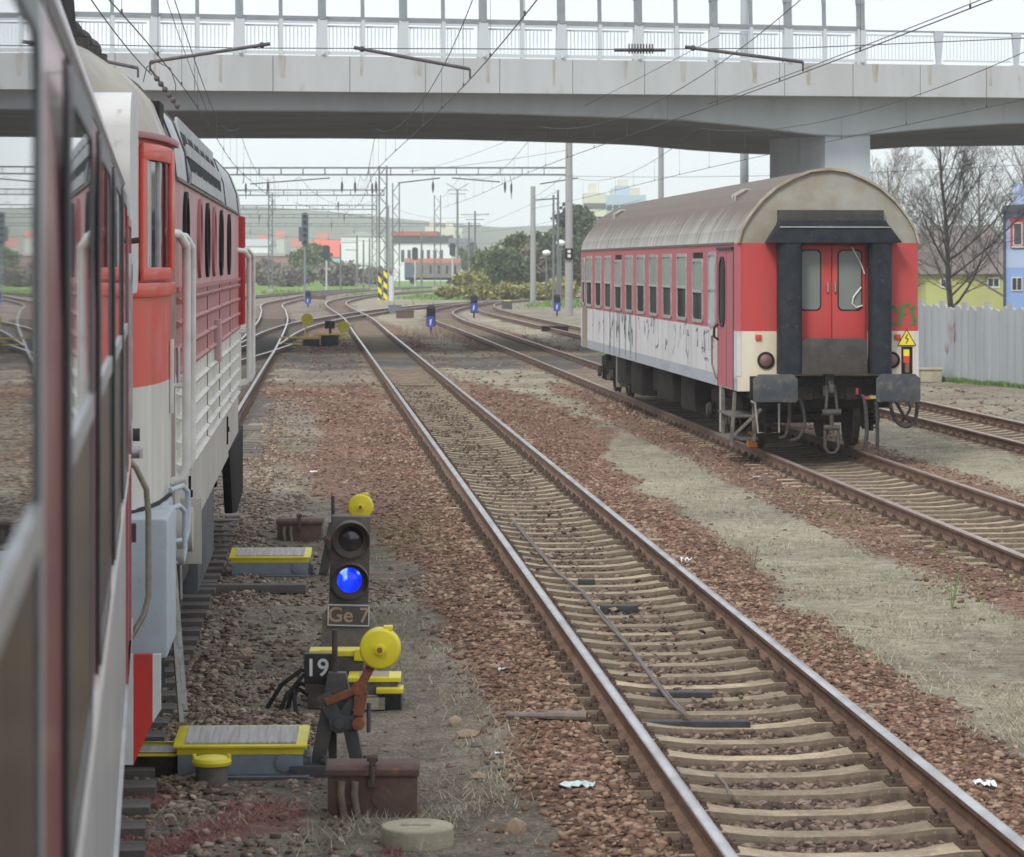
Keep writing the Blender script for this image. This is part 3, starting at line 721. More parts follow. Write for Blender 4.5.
for y in (4.61,7.46,10.27,13.27): mb.box(1.474,1.480,y-.012,y+.012,1.45,2.73,0)
mb.box(1.474,1.50,2.32,16.2,2.715,2.745,1)
mb.build('panel_seams', [gasket, red_b], loco)
for y, wd in ((2.34,.05),(4.05,.06),(11.9,.05),(16.15,.08)):
    mb = MB()
    for (a,b),(c,d_) in zip(ROOF[:-1],ROOF[1:]):
        for s in (1,-1): mb.bar((s*(a+.004),y,b+.004),(s*(c+.004),y,d_+.004),wd*.6,.016)
    mb.build('roof_seam', M('seam_dark_grey', (.07,.068,.062), (.12,.115,.10), scale=14), loco)
mb = MB(); mb.box(1.47,1.495,2.32,16.2,3.455,3.478); mb.build('eave_strip', M('eave_dark', (.12,.11,.10), (.2,.17,.14), scale=10), loco)
# louvres on roof shoulder
mb = MB(); N_ = 6
def rp(z): return float(np.interp(z, [b for _,b in ROOF], [a for a,_ in ROOF]))
for z0, z1 in ((3.59,3.70),(3.78,3.88)):
    mb.add([(rp(z0)+.012,4.4,z0),(rp(z0)+.012,10.9,z0),(rp(z1)+.012,10.9,z1),(rp(z1)+.012,4.4,z1)], [(0,1,2,3)], 0)
lv = mb.build('louvre_opening', [black], loco)
mb = MB()
for z in (3.53,3.73,3.93): mb.bar((rp(z)+.018,4.3,z),(rp(z)+.018,11.0,z),.02,.085)
for k in range(N_+1):
    y = 4.35+k*6.6/N_
    mb.bar((rp(3.53)+.014,y,3.53),(rp(3.93)+.014,y,3.93),.10,.02)
mb.build('louvre_frame', roofb, lv)
rustred = M('porthole_red', (.30,.06,.06), (.24,.07,.07), scale=5, rough=.6)
# round engine-room windows
for k, (y, m) in enumerate(((3.6,0),(7.3,0),(10.5,0),(12.7,0),(5.85,1),(8.75,1))):
    mb = MB(); mb.lathe([(.31,1.474),(.31,1.50),(.27,1.50),(.265,1.482)], (0,y,3.10), 'x', 28, 0)
    pw = mb.build('porthole', [gasket if m == 0 else red_b], loco, smooth=True)
    g = MB(); g.add([(1.483,y+.265*math.cos(t),3.10+.265*math.sin(t)) for t in [2*PI*i/28 for i in range(28)]], [tuple(range(28))]); g.build('pane', glass if m == 0 else rustred, pw)
# rear cab
body('rear_cab', [(16.2,1.475),(17.4,1.475),(17.9,1.40),(18.15,1.2)], [1.43,2.17,2.73,3.47], [cream, M('rear_cab_red', (.50,.03,.035), (.40,.04,.04), scale=4, rough=.5), roofb], [0,1,1,2], loco)
mb = MB()
for y in (16.45,16.8,17.15): mb.box(1.474,1.53,y-.03,y+.03,2.2,3.45)
mb.build('door_frame_rear', MATS['rear_cab_red'], loco)
# handrails
for y, off, z0, z1 in ((1.78,.10,1.50,3.04),(2.75,.09,1.50,3.03),(17.35,.14,1.5,3.02),(16.3,.12,1.5,3.0)):
    x = 1.475
    mb = MB(); mb.tube([(x-.02,y-.35*(off>0),z1+.06),(x+off*.6,y-.2,z1+.05),(x+off,y-.05,z1-.02),(x+off,y,z1-.12),(x+off,y,z0+.1),(x+off*.8,y,z0+.03),(x,y,z0)], .029, 10)
    mb.cyl((x,y,z0+.62),(x+off,y,z0+.62),.016); 
    mb.build('handrail', whitep, loco, smooth=True)
mb = MB(); mb.box(1.476,1.50,1.62,1.70,1.95,2.42); mb.build('number_plate', whitep, loco, bevel=.006)
mb = MB(); mb.box(1.476,1.53,9.1,9.35,2.02,2.40); mb.build('number_plate', M('plate_pink', (.5,.33,.32)), loco, bevel=.006)
# sill fittings
mb = MB()
for y in (4.2,12.3):
    mb.box(1.476,1.492,y-.025,y+.025,1.08,1.36,0); mb.box(1.476,1.50,y+.08,y+.12,1.2,1.25,0)
mb.build('sill_latch', [black], loco)
mb = MB(); mb.cyl((1.45,2.62,1.12),(1.58,2.62,1.12),.15,n=24); mb.box(1.44,1.62,2.98,3.0,.85,1.3); mb.cyl((1.45,3.1,.98),(1.60,3.15,.98),.045,n=12)
mb.build('filler_cap', dusty, loco, bevel=.008)
# headstock, plough, buffers
mb = MB()
mb.loft([[(x,y,z) for x,z in ((1.555,.62),(1.555,1.43),(-1.555,1.43),(-1.555,.62))] for y in (-.05,.9)])
mb.loft([[(x,y,z) for x,z in ((1.50,.75),(1.50,1.43),(-1.50,1.43),(-1.50,.75))] for y in (.9,1.6)])
mb.build('headstock', bluegrey, loco, bevel=.03)
mb = MB(); mb.box(-1.16,1.16,-.02,.0,1.42,1.47); cab_panel(mb,.0,1.8,1.42,1.455,.01,0,8,.05); mb.build('nose_seal', gasket, loco)
mb = MB()
mb.extr([(1.475,.27),(1.52,.34),(1.52,.66),(1.475,.66)], 'y', -.16, -.10, 0)
mb.extr([(1.365,.03),(1.475,.27),(1.475,.66),(1.365,.66)], 'y', -.16, -.10, 1)
for i in range(13):
    a = 1.365-i*.21; mb.box(a-.21,a,-.16,-.10,.03,.66,i%2)
mb.build('snow_plough', [whitep, redp], loco)
for s in (-1,1):
    mb = MB(); mb.lathe([(0,-.62),(.12,-.62),(.235,-.60),(.24,-.575),(.09,-.57),(.09,-.3),(.13,-.3),(.13,-.05)], (s*.875,0,1.05), 'y', 24); mb.build('buffer', dark, loco, smooth=True)
# curved grips on the corner
for dy, dz in ((1.05,0),(1.45,.09)):
    mb = MB(); mb.tube([(1.50,dy-.20,1.40+dz),(1.57,dy-.10,1.42+dz),(1.60,dy-.02,1.38+dz),(1.60,dy,1.30+dz),(1.60,dy,1.14+dz),(1.59,dy-.05,1.08+dz),(1.50,dy-.12,1.07+dz)], .017, 10); mb.build('grip', bluegrey, loco, smooth=True)
mb = MB(); mb.box(1.5,1.54,.95,1.03,1.05,1.32); mb.cyl((1.52,1.0,1.1),(1.60,1.0,1.1),.05); mb.build('socket', gunmetal, loco, bevel=.006)
# steps under the cab door
mb = MB()
for y in (1.15,1.62): mb.bar((1.50,y,1.02),(1.585,y-.25,.10),.028,.03)
for k in range(4):
    t = k/3.2; mb.bar((1.50+.085*t,1.15-.25*t,1.0-.85*t),(1.50+.085*t,1.62-.25*t,1.0-.85*t),.035,.02)
mb.build('step_ladder', gunmetal, loco)
mb = MB(); mb.box(1.1,1.44,1.0,1.75,.2,1.0); mb.build('step_box', black, loco, bevel=.02)
mb = MB(); mb.box(-1.38,1.38,3.0,7.6,.60,.95); mb.extr([(1.38,.95),(1.38,.45),(1.1,.22),(-1.1,.22),(-1.38,.45),(-1.38,.95)], 'y', 3.4, 6.4); mb.build('fuel_tank', darkgrey, loco, bevel=.03)
mb = MB(); mb.tube([(1.42,3.95,.94),(1.43,3.95,.5),(1.40,4.1,.34),(1.40,4.3,.36),(1.40,4.3,.45)], .016, 6); mb.tube([(1.43,3.95,.88),(1.42,5.4,.70)], .016, 6)
mb.cyl((1.2,3.2,.33),(1.2,3.7,.30),.14,n=16); mb.cyl((1.1,4.4,.30),(1.1,4.75,.28),.13,n=16); mb.build('pipework', gunmetal, loco, smooth=True)
bogie(loco, 3.0, 2.4, .5, 1.05); bogie(loco, 14.5, 2.4, .5, 1.05)
mb = MB(); mb.box(-1.2,1.2,7.6,16.0,.55,.92); mb.build('underframe', dark, loco)
mb = MB(); mb.box(1.30,1.45,6.4,9.6,.25,.98); mb.build('equipment_box', M('equipment_blue_grey', (.10,.11,.12), (.06,.06,.06), scale=4, rough=.7), loco, bevel=.03)
mb = MB(); mb.extr([(12.8,.98),(17.6,.98),(17.6,.18),(15.4,.12),(13.8,.25)], 'x', 1.40, 1.49); mb.build('rear_step_plate', black, loco, bevel=.02)
# roof kit
mb = MB(); mb.box(-.9,.9,-.1,1.5,4.30,4.42,0); mb.extr([(-.7,4.28),(-.55,4.50),(.75,4.50),(.95,4.28)], 'x', -1.0, .95, 0)
for y in (2.6,3.4,4.2): mb.cyl((.75,y,4.25),(.75,y,4.42),.14,n=16,m=1); mb.sphere((.75,y,4.44),.10,8,1)
mb.tube([(.7,2.2,4.3),(.78,2.5,4.48),(.78,4.6,4.46),(.7,4.9,4.3)], .03, 8, 1)
mb.build('roof_equipment', [dark, darkgrey], loco, bevel=.01)

# ================================================================= near coach (the train the photo is taken from)
NA = math.atan(.125)
cxn, cyn = -2.061-1.41*math.cos(NA), 15.4-1.41*math.sin(NA)
nc = thing('passenger_coach', 'near coach with red window pillars and grey lower side, filling the left edge', 'railway coach', (cxn, cyn, HEAD), NA)
nred = M('coach_dull_red', (.42,.09,.105), (.35,.11,.12), scale=3, rough=.28, coat=.5, streak=True)
ngrey = M('coach_light_grey', (.50,.51,.51), (.40,.405,.405), scale=2.5, rough=.33, streak=True, c3=(.36,.34,.31), s3=9, lo3=.55)
ngl = M('coach_window_glass', (.05,.06,.065), rough=.015, spec=1.0)
ngd = M('coach_lower_glass', (.035,.026,.020), (.09,.07,.052), scale=1.4, rough=.28, streak=True, spec=.25)
ly = lambda Y: (Y-15.4)/math.cos(NA)
nfr = M('coach_window_frame', (.15,.155,.16), (.10,.10,.10), scale=6, rough=.45)
def nring(y, t=0):
    R = [(1.35,.70),(1.41,.78),(1.41,1.93),(1.41,2.80),(1.402,3.05),(1.370,3.30),(1.32,3.52),(1.25,3.72),(1.15,3.95),(1.0,4.10),(.6,4.2),(0,4.23)]
    R = [(a-t*.05, b) for a, b in R]; return [(a,y,b) for a,b in R+[(-a,b) for a,b in reversed(R[:-1])]]
rr = nring(0); K = len(rr); mm_ = []
for k in range(K):
    z = (rr[k][2]+rr[(k+1)%K][2])/2
    mm_.append(0 if z < 1.93 else 1 if z < 3.2 else 2)
mm_[-1] = 0
mb = MB(); mb.loft([nring(-26.0), nring(-.12), nring(0,1)], mats=mm_); mb.build('body', [ngrey, nred, M('coach_upper_grey', (.50,.44,.445), (.56,.53,.53), scale=2, rough=.4)], nc, smooth=True)
mb = MB(); mb.extr([(1.36,3.315),(1.372,3.31),(1.381,3.335),(1.375,3.345),(1.355,3.345)], 'y', -26, 0); mb.build('gutter', M('gutter_dark', (.16,.15,.15), (.26,.25,.25), scale=12, rough=.5), nc)
mb = MB(); mb.box(1.408,1.422,-26,-.02,1.905,1.955); mb.build('waist_strip', whitep, nc)
mb = MB(); mb.box(1.408,1.424,-26,-.02,.95,.99); mb.build('lower_strip', ngrey, nc)
for (a, b) in ((-9.5,-6.9),(-6.2,-3.6),(-2.9,-.3),(1.0,3.12),(4.22,5.72),(6.5,8.05),(8.85,10.35),(11.15,12.5)):
    window(nc, 1.411, 1, ly(a), ly(b), 1.97, 3.20, nfr, ngl, bar=2.62, w=.055, proud=.010, low=ngd, r=.10)
for a, b in ((3.12,4.22),(5.72,6.5),(8.05,8.85),(10.35,11.15)):       # grey and black trim strips between windows
    mb = MB(); y0, y1 = ly(a), ly(b)
    mb.box(1.4105,1.4165,y0+.01,y0+.07*(b-a),1.97,3.2,0); mb.box(1.4105,1.4165,y1-.07*(b-a),y1-.01,1.97,3.2,0)
    mb.box(1.4105,1.415,y0+.08*(b-a),y0+.20*(b-a),1.97,3.2,1)
    mb.build('pillar_trim', [gasket, ngrey], nc); 
mb = MB(); frame_rect(mb, 1.4105, ly(12.95), ly(14.5), .95, 3.12, .04, .012); dn = mb.build('door', [nred], nc)
window(dn, 1.412, 1, ly(13.35), ly(14.1), 2.0, 2.95, alu, ngl, w=.05, r=.12)
mb = MB(); mb.cyl((1.42,ly(14.35),1.95),(1.47,ly(14.35),1.95),.03); mb.box(1.465,1.48,ly(14.2),ly(14.4),1.93,1.97); mb.build('handle', alu, dn)
mb = MB(); xh = 1.41; yh = -.03
mb.tube([(xh-.02,yh,1.86),(xh+.03,yh,1.80),(xh+.085,yh+.05,1.68),(xh+.095,yh+.05,1.55),(xh+.095,yh+.05,1.10),(xh+.07,yh+.04,1.0),(xh+.01,yh,.90),(xh-.02,yh,.86)], .017, 10)
mb.build('end_handrail', M('handrail_brown_grey', (.22,.20,.155), (.30,.27,.2), scale=14, rough=.45, metal=.4), nc, smooth=True)
mb = MB(); mb.cyl((xh-.03,yh-.02,1.98),(xh+.05,yh-.02,1.98),.035); mb.build('lamp_bracket', darkgrey, nc)
mb = MB(); mb.cyl((xh-.02,yh,3.02),(xh+.05,yh,3.03),.016); mb.build('hook', darkgrey, nc)
mb = MB(); mb.box(xh-.02,xh+.03,yh-.02,yh+.02,1.40,1.5); mb.build('hinge', darkgrey, nc)
mb = MB(); mb.box(-1.2,1.2,-25.5,-.2,.42,.72); mb.build('underframe', dark, nc)
mb = MB(); mb.extr([(.30,.10),(.10,.55),(-.30,.55),(-.30,.10)], 'x', 1.20, 1.36); mb.X=None
mb.build('step_plate', M('perforated_step', (.30,.30,.30), (.05,.05,.05), scale=60, rough=.6, lo=.48, hi=.52), nc)
bogie(nc, -3.6, 2.5, .46, 1.0); bogie(nc, -21, 2.5, .46, 1.0)

# ================================================================= parked coach
PX, PY, PA = 4.80, 43.3, .0751
pc = thing('passenger_coach', 'lone parked coach with faded red sides, graffiti on its white band and rubber gangway', 'railway coach', (PX, PY, HEAD), PA)
LEN = 23.95; HW = 1.385
pred = M('parked_faded_red', (.44,.095,.115), (.38,.11,.125), scale=1.2, rough=.6, streak=True, c3=(.30,.13,.12), s3=3.5, lo3=.54, hi3=.8, bump=.12, bscale=1.6)
pend = M('parked_end_red', (.50,.05,.045), (.42,.055,.05), scale=1.5, rough=.55, streak=True, c3=(.40,.09,.07), s3=6, lo3=.55, hi3=.9)
pwht = M('parked_dirty_white', (.60,.60,.60), (.50,.50,.50), scale=2.5, rough=.6, streak=True, c3=(.32,.28,.24), s3=4, lo3=.54, hi3=.74, bump=.12, bscale=1.6)
pcrm = M('parked_cream_end', (.62,.53,.34), (.66,.62,.50), scale=2.2, rough=.6, streak=True, c3=(.42,.28,.14), s3=5, lo3=.6, hi3=.85)
pgry = M('parked_grey_band', (.36,.39,.43), (.30,.325,.35), scale=3, rough=.6, streak=(.3,.3,1), c3=(.24,.22,.2), s3=12, lo3=.6)
# roof: light paint with brown soot thickest on the crown, running down in streaks
m = bpy.data.materials.new('parked_roof'); m.use_nodes = True; N = m.node_tree.nodes; L = m.node_tree.links; B = N['Principled BSDF']; B.inputs['Roughness'].default_value = .7
tc = N.new('ShaderNodeTexCoord'); sx = N.new('ShaderNodeSeparateXYZ'); L.new(tc.outputs['Object'], sx.inputs[0])
mp = N.new('ShaderNodeMapping'); mp.inputs['Scale'].default_value = (.3,3.5,.5); L.new(tc.outputs['Object'], mp.inputs[0])
n1 = N.new('ShaderNodeTexNoise'); n1.inputs['Scale'].default_value = 1.6; n1.inputs['Detail'].default_value = 7; n1.inputs['Roughness'].default_value=.65; L.new(mp.outputs[0], n1.inputs['Vector'])
ma = N.new('ShaderNodeMath'); ma.operation = 'MULTIPLY_ADD'; L.new(n1.outputs[0], ma.inputs[0]); ma.inputs[1].default_value = 1.3; L.new(sx.outputs[2], ma.inputs[2])
mr = N.new('ShaderNodeMapRange'); mr.inputs[1].default_value = 3.72; mr.inputs[2].default_value = 4.38; L.new(ma.outputs[0], mr.inputs[0])
mx = N.new('ShaderNodeMix'); mx.data_type = 'RGBA'; L.new(mr.outputs[0], mx.inputs[0]); mx.inputs[6].default_value = (.47,.475,.44,1); mx.inputs[7].default_value = (.135,.105,.08,1)
L.new(mx.outputs[2], B.inputs['Base Color']); proof = m
PR = [(HW,3.22),(1.335,3.42),(1.22,3.62),(1.02,3.87),(.80,4.06),(.55,4.20),(.28,4.31),(0,4.345)]
zs = [.97,1.16,1.88,3.22]
R = [(HW,z) for z in zs]+PR[1:]; R = R+[(-a,b) for a,b in reversed(R[:-1])]; K = len(R)
def pm(k):
    z = (R[k][1]+R[(k+1)%K][1])/2
    return 0 if (z < 1.16 or k == K-1) else 1 if z < 1.88 else 2 if z < 3.22 else 3
mb = MB(); mb.loft([[(a,y,b) for a,b in R] for y in (0,.35,LEN)], cap=False, mats=[pm(k) for k in range(K)])
for y in (0, LEN):
    for (za, zb_, m_) in ((.97,1.88,4),(1.88,3.22,5)): mb.add([(-HW,y,za),(HW,y,za),(HW,y,zb_),(-HW,y,zb_)], [(0,1,2,3)], m_)
    mb.add([(a,y,b) for a,b in PR]+[(-a,y,b) for a,b in reversed(PR[:-1])], [tuple(range(2*len(PR)-1))], 6)
tym = M('parked_end_tympanum', (.34,.34,.30), (.235,.205,.15), scale=1.3, rough=.7, c3=(.27,.23,.16), s3=3.5, lo3=.45, hi3=.8)
mb.build('body', [pgry, pwht, pred, proof, pcrm, pend, tym], pc)
mb = MB()                                                   # roof rim at the end
for (a,b),(c_,d_) in zip(PR[:-1],PR[1:]):
    for s in (1,-1): mb.bar((s*a,-.03,b),(s*c_,-.03,d_),.07,.035)
mb.bar((-.28,-.03,4.31),(.28,-.03,4.345),.05,.03)
mb.build('roof_rim', M('rim_ochre', (.30,.24,.15), (.40,.37,.30), scale=4), pc)
mb = MB(); mb.box(-HW-.02,-HW+.004,.35,LEN-.1,3.20,3.235); mb.box(HW-.004,HW+.02,.35,LEN-.1,3.20,3.235); mb.build('rain_gutter', M('gutter_brown', (.14,.11,.10)), pc)
mb = MB(); mb.box(-HW-.012,-HW+.05,-.012,.30,1.2,1.88,0); mb.box(HW-.05,HW+.012,-.012,.25,1.15,1.88,0); mb.box(-HW-.010,-HW+.05,-.010,.22,1.88,3.2,1); mb.build('corner_post', [pwht, pred], pc)
upg = M('parked_upper_glass', (.17,.19,.175), (.22,.24,.225), scale=.6, rough=.35, spec=.4)
lowg = M('parked_lower_glass', (.02,.024,.022), (.085,.09,.08), scale=2.4, rough=.7, spec=.05, streak=True)
frost = M('frosted_glass', (.40,.46,.48), (.30,.36,.38), scale=3, rough=.4)
wfr = M('parked_window_frame', (.40,.39,.38), (.30,.27,.26), scale=8, rough=.5, metal=.3)
for k in range(10):
    yc = 4.27+1.965*k; op = .09 if k in (0,6) else 0
    mb = MB(); mb.box(-HW-.008,-HW-.002,yc-.52,yc+.52,2.98,3.05,0)
    window(pc, -HW, -1, yc-.6, yc+.6, 1.93, 3.08-op, wfr, upg, bar=2.50-op*.6, w=.055, proud=.022, low=lowg, r=.07)
    if op:
        mb = MB(); mb.box(-HW-.006,-HW+.0,yc-.55,yc+.55,2.99,3.09,0); mb.build('open_sash_gap', black, pc)
    window(pc, HW, 1, yc-.6, yc+.6, 1.93, 3.08, wfr, upg, bar=2.50, w=.055, proud=.022, low=lowg, r=.07)
window(pc, -HW, -1, 2.22, 3.02, 1.88, 3.10, wfr, frost, bar=2.50, w=.06, proud=.02, r=.12)
# passenger door near end, folding doors red to the bottom
mb = MB(); mb.box(-HW-.006,-HW+.01,.42,1.98,.99,3.12,0); mb.box(-HW-.03,-HW,.38,2.02,3.12,3.16,1); mb.box(-HW-.008,-HW,1.98,2.02,.97,3.12,1); mb.box(-HW-.0085,-HW,1.08,1.10,1.0,3.1,1); mb.box(-HW-.008,-HW,.38,.42,.97,3.12,1)
pd = mb.build('door', [pred, gasket], pc)
window(pd, -HW-.006, -1, 1.22, 1.80, 1.92, 3.02, gasket, lowg, w=.05, r=.22)
mb = MB(); mb.tube([(-HW-.01,1.92,1.95),(-HW-.07,1.94,1.9),(-HW-.07,1.94,1.75),(-HW-.01,1.92,1.7)], .02, 6); mb.build('handle', dark, pd)
mb = MB(); mb.tube([(-HW,2.35,1.78),(-HW-.06,2.3,1.75),(-HW-.06,2.25,1.3),(-HW-.03,2.05,1.1),(-HW,2.03,1.08)], .016, 6); mb.build('door_grab_rail', M('rail_rust_brown', (.2,.1,.07)), pc)
# far door, worn bare
mb = MB(); mb.box(-HW-.006,-HW+.01,22.45,23.6,.99,1.95,0); mb.box(-HW-.005,-HW+.01,22.6,23.9,1.9,3.1,1); mb.build('door', [M('worn_brown_door', (.32,.27,.2), (.2,.155,.12), scale=4, streak=True, rough=.8), pred], pc)
window(pc, -HW-.006, -1, 22.9, 23.5, 1.95, 3.05, wfr, upg, bar=2.5, w=.05, r=.1, low=lowg)
# graffiti strokes on the white band and end
def stroke(mb, pts, wd, plane, off, m=0):
    for (a,b),(c_,d_) in zip(pts[:-1], pts[1:]):
        dx, dz = c_-a, d_-b; l = math.hypot(dx,dz) or 1; nx_, nz_ = -dz/l*wd/2, dx/l*wd/2
        q = [(a+nx_,b+nz_),(c_+nx_,d_+nz_),(c_-nx_,d_-nz_),(a-nx_,b-nz_)]
        mb.add([(off,u,v) if plane == 'x' else (u,off,v) for u,v in q], [(0,1,2,3)], m)
rg = random.Random(5)
mb = MB(); X0 = -HW-.003; zo = 0
GM = [M('graffiti_black', (.09,.09,.11)), M('graffiti_red', (.42,.13,.12)), M('graffiti_grey_green', (.17,.24,.21)), M('graffiti_grey', (.20,.20,.21)), M('graffiti_pink', (.45,.22,.24))]
def scrib(y0, y1, z0, z1, n, wd, m):
    global zo
    y = y0
    for i in range(n):
        y = y0+(y1-y0)*(i+.5)/n; h = (z1-z0)
        p = [(y+rg.uniform(-.2,.2), z0+h*rg.random()) ]
        for k in range(rg.randint(3,7)):
            a, b = p[-1]; p.append((min(max(a+rg.uniform(-.22,.22),y0-.1),y1+.1), min(max(b+rg.uniform(-.3,.3),z0),z1)))
        # smooth
        q = []
        for j in range(len(p)-1):
            for t in (0,.33,.66): q.append((p[j][0]*(1-t)+p[j+1][0]*t+.03*math.sin(j+t*6), p[j][1]*(1-t)+p[j+1][1]*t+.03*math.cos(j*2+t*6)))
        zo += .00004; sb_ = MB(); stroke(sb_, q, wd*rg.uniform(.6,1.3), 'x', X0-zo, 0); sb_.build('graffiti', GM[m], pc)
scrib(5.2,8.4,1.28,1.86,5,.020,0); scrib(9.2,12.6,1.35,1.86,6,.022,0); scrib(2.4,4.4,1.35,1.8,5,.020,0); scrib(13.3,17.8,1.2,1.9,9,.10,3); scrib(18.5,21.5,1.4,1.8,3,.04,4)
for k, (y, m_) in enumerate(((13.0,1),(13.9,2),(14.8,3),(15.9,2),(16.9,2),(17.7,3),(18.9,1))):                # long paint runs
    zo += .0001; sb_ = MB(); stroke(sb_, [(y,2.5-(k%3)*.25),(y+.03,2.1),(y-.02,1.5),(y+.02,1.0)], .10+.05*(k%2), 'x', X0-zo, 0); sb_.build('graffiti', GM[m_], pc)
mb = MB()
def te(pts, wd=.05): stroke(mb, [(a, b) for a, b in pts], wd, 'y', -.006-.0002*len(mb.f), 0)
te = (lambda f: (lambda p, wd=.055: f([((a-.9)*.98+.925, (b-2.1)*1.15+2.13) for a, b in p], wd)))(te)
te([(1.05,2.12),(.98,2.22),(.92,2.18),(.88,2.05),(.92,1.96),(1.02,1.98)]); te([(1.12,2.22),(1.10,2.06),(1.08,1.95)]); te([(1.10,2.21),(1.2,2.23)]); te([(1.10,2.10),(1.18,2.11)]); te([(1.24,2.26),(1.22,2.20)],.03); te([(1.33,2.21),(1.26,2.18),(1.30,2.08),(1.33,2.0),(1.25,1.98)])
mb.build('graffiti', M('graffiti_green', (.06,.17,.05)), pc)
# gangway, doors
rub = M('gangway_rubber', spec=.12, c=(.018,.023,.029), c2=(.032,.038,.046), scale=5, rough=.55, c3=(.06,.062,.066), s3=14, lo3=.6)
for x0, x1 in ((-.81,-.45),(.59,.92)):
    mb = MB(); mb.extr(rrect(x0,x1,-.40,-.02,.11,5), 'z', 1.24, 3.30); mb.build('gangway_bellows', rub, pc, smooth=True)
mb = MB(); mb.extr([(-.98,3.22),(-.80,3.50),(-.78,3.56),(.80,3.56),(.84,3.50),(1.06,3.22)], 'y', -.42, -.02); mb.build('gangway_roller', rub, pc, bevel=.04)
mb = MB(); mb.box(-.78,.84,-.10,-.005,3.56,3.72,0); mb.box(-.82,.88,-.44,-.40,3.44,3.47,1); mb.build('gangway_hood', [darkgrey, alu], pc, bevel=.008)
mb = MB(); mb.box(-.47,.60,-.015,-.004,1.24,3.25,0); mb.build('door_surround', [M('dark_end_red', (.30,.03,.03), (.22,.03,.03), scale=3)], pc)
for x0, x1, w0, w1 in ((-.45,.045,-.42,-.13),(.06,.56,.16,.50)):
    mb = MB(); mb.box(x0,x1,-.035,-.016,1.26,3.18); dd = mb.build('end_door', pend, pc, bevel=.006)
    mb = MB(); mb.extr(rrect(w0-.02,w1+.02,2.19,3.12,.08,5), 'y', -.042, -.035); mb.build('window_seal', gasket, dd)
    mb = MB(); mb.extr(rrect(w0,w1,2.21,3.10,.07,5), 'y', -.046, -.042); mb.build('pane', upg, dd)
    hx = x1-.06 if x0 < 0 else x0+.04
    mb = MB(); mb.tube([(hx,-.036,2.62),(hx,-.07,2.60),(hx,-.07,2.48),(hx,-.036,2.46)], .014, 6); mb.build('handle', alu, dd)
mb = MB(); mb.tube([(.36,-.06,3.15),(.50,-.06,2.9),(.55,-.07,2.75)], .01, 6); mb.tube([(.50,-.06,2.55),(.38,-.07,2.40),(.36,-.07,2.30),(.42,-.07,2.24),(.52,-.06,2.27)], .012, 6); mb.build('white_cord', whitep, pc)
mb = MB(); mb.extr([(-.46,1.24),(-.46,1.72),(-.40,1.78),(.48,1.78),(.54,1.72),(.54,1.24)], 'y', -.34, -.28); mb.build('fold_plate', darkgrey, pc, bevel=.01)
# lamps, signs
for x in (-.955,.975):
    mb = MB(); mb.lathe([(.13,-.004),(.13,-.03),(.105,-.035),(.10,-.02)], (x,0,1.44), 'y', 24, 0); lp = mb.build('tail_lamp', [dark], pc, smooth=True)
    mb = MB(); mb.lathe([(.10,-.015),(.08,-.03),(.0,-.038)], (x,0,1.44), 'y', 24, 0); mb.build('lens', M('dull_red_lens', (.20,.11,.10), (.15,.085,.08), scale=20, rough=.5), lp, smooth=True)
for x in (-1.07,1.07):
    mb = MB(); mb.box(x-.045,x+.045,-.04,-.004,1.75,1.83); mb.build('lamp_bracket', redp, pc, bevel=.01)
mb = MB(); mb.extr([(1.07,1.66),(1.35,1.66),(1.21,1.90)], 'y', -.014, -.008, 0); ws = mb.build('warning_sign', [M('sign_yellow', (.80,.66,.04), rough=.4)], pc)
mb = MB(); stroke(mb, [(1.07,1.66),(1.35,1.66),(1.21,1.90),(1.07,1.66)], .012, 'y', -.0155); stroke(mb, [(1.225,1.83),(1.19,1.77),(1.235,1.76),(1.20,1.69)], .016, 'y', -.0165); mb.build('lightning_symbol', black, ws)
mb = MB(); mb.box(1.13,1.30,-.01,.0,1.22,1.64,0); mb.box(1.16,1.25,-.016,-.009,1.50,1.60,1); mb.box(1.16,1.25,-.016,-.009,1.40,1.50,2); mb.box(1.18,1.24,-.05,-.009,1.25,1.40,3); mb.build('socket_recess', [black, MATS['sign_yellow'], redp, M('brown_plug', (.2,.09,.05))], pc)
# buffer beam, buffers, coupling, hoses
mb = MB(); mb.box(-1.2,1.2,-.02,.25,.85,1.2); mb.box(-1.0,1.0,.2,1.2,.70,.95); mb.box(-.95,.95,-.03,.02,.98,1.02); mb.box(-.5,-.25,-.10,-.02,.84,1.04); mb.box(.25,.5,-.10,-.02,.84,1.04); mb.build('buffer_beam', dark, pc, bevel=.012)
bufm = M('buffer_face', spec=.12, c=(.055,.065,.078), c2=(.11,.105,.095), scale=4, rough=.6, c3=(.18,.15,.12), s3=8, lo3=.58)
for x in (-.91,.95):
    mb = MB(); a = .335
    mb.extr([(x-a,.86),(x-a,1.18),(x-a+.08,1.25),(x+a-.08,1.25),(x+a,1.18),(x+a,.86),(x+a-.03,.83),(x-a+.03,.83)], 'y', -.64, -.60)
    mb.extr([(x-.14-.1,.84),(x-a+.05,1.02),(x-.17,1.24),(x+.13,1.24),(x+a-.08,1.05),(x+.16,.84)], 'y', -.652, -.642)
    mb.cyl((x,-.60,1.05),(x,-.28,1.05),.10,n=20); mb.cyl((x,-.3,1.05),(x,0,1.05),.15,n=20); mb.build('buffer', [bufm], pc, bevel=.008)
mb = MB(); mb.tube([(0,-.02,1.10),(0,-.22,1.10),(0,-.30,1.06),(0,-.31,.98),(0,-.24,.94)], .045, 10); mb.box(-.07,.07,-.15,-.02,1.0,1.22); mb.box(-.10,.10,-.14,-.04,.90,1.06)
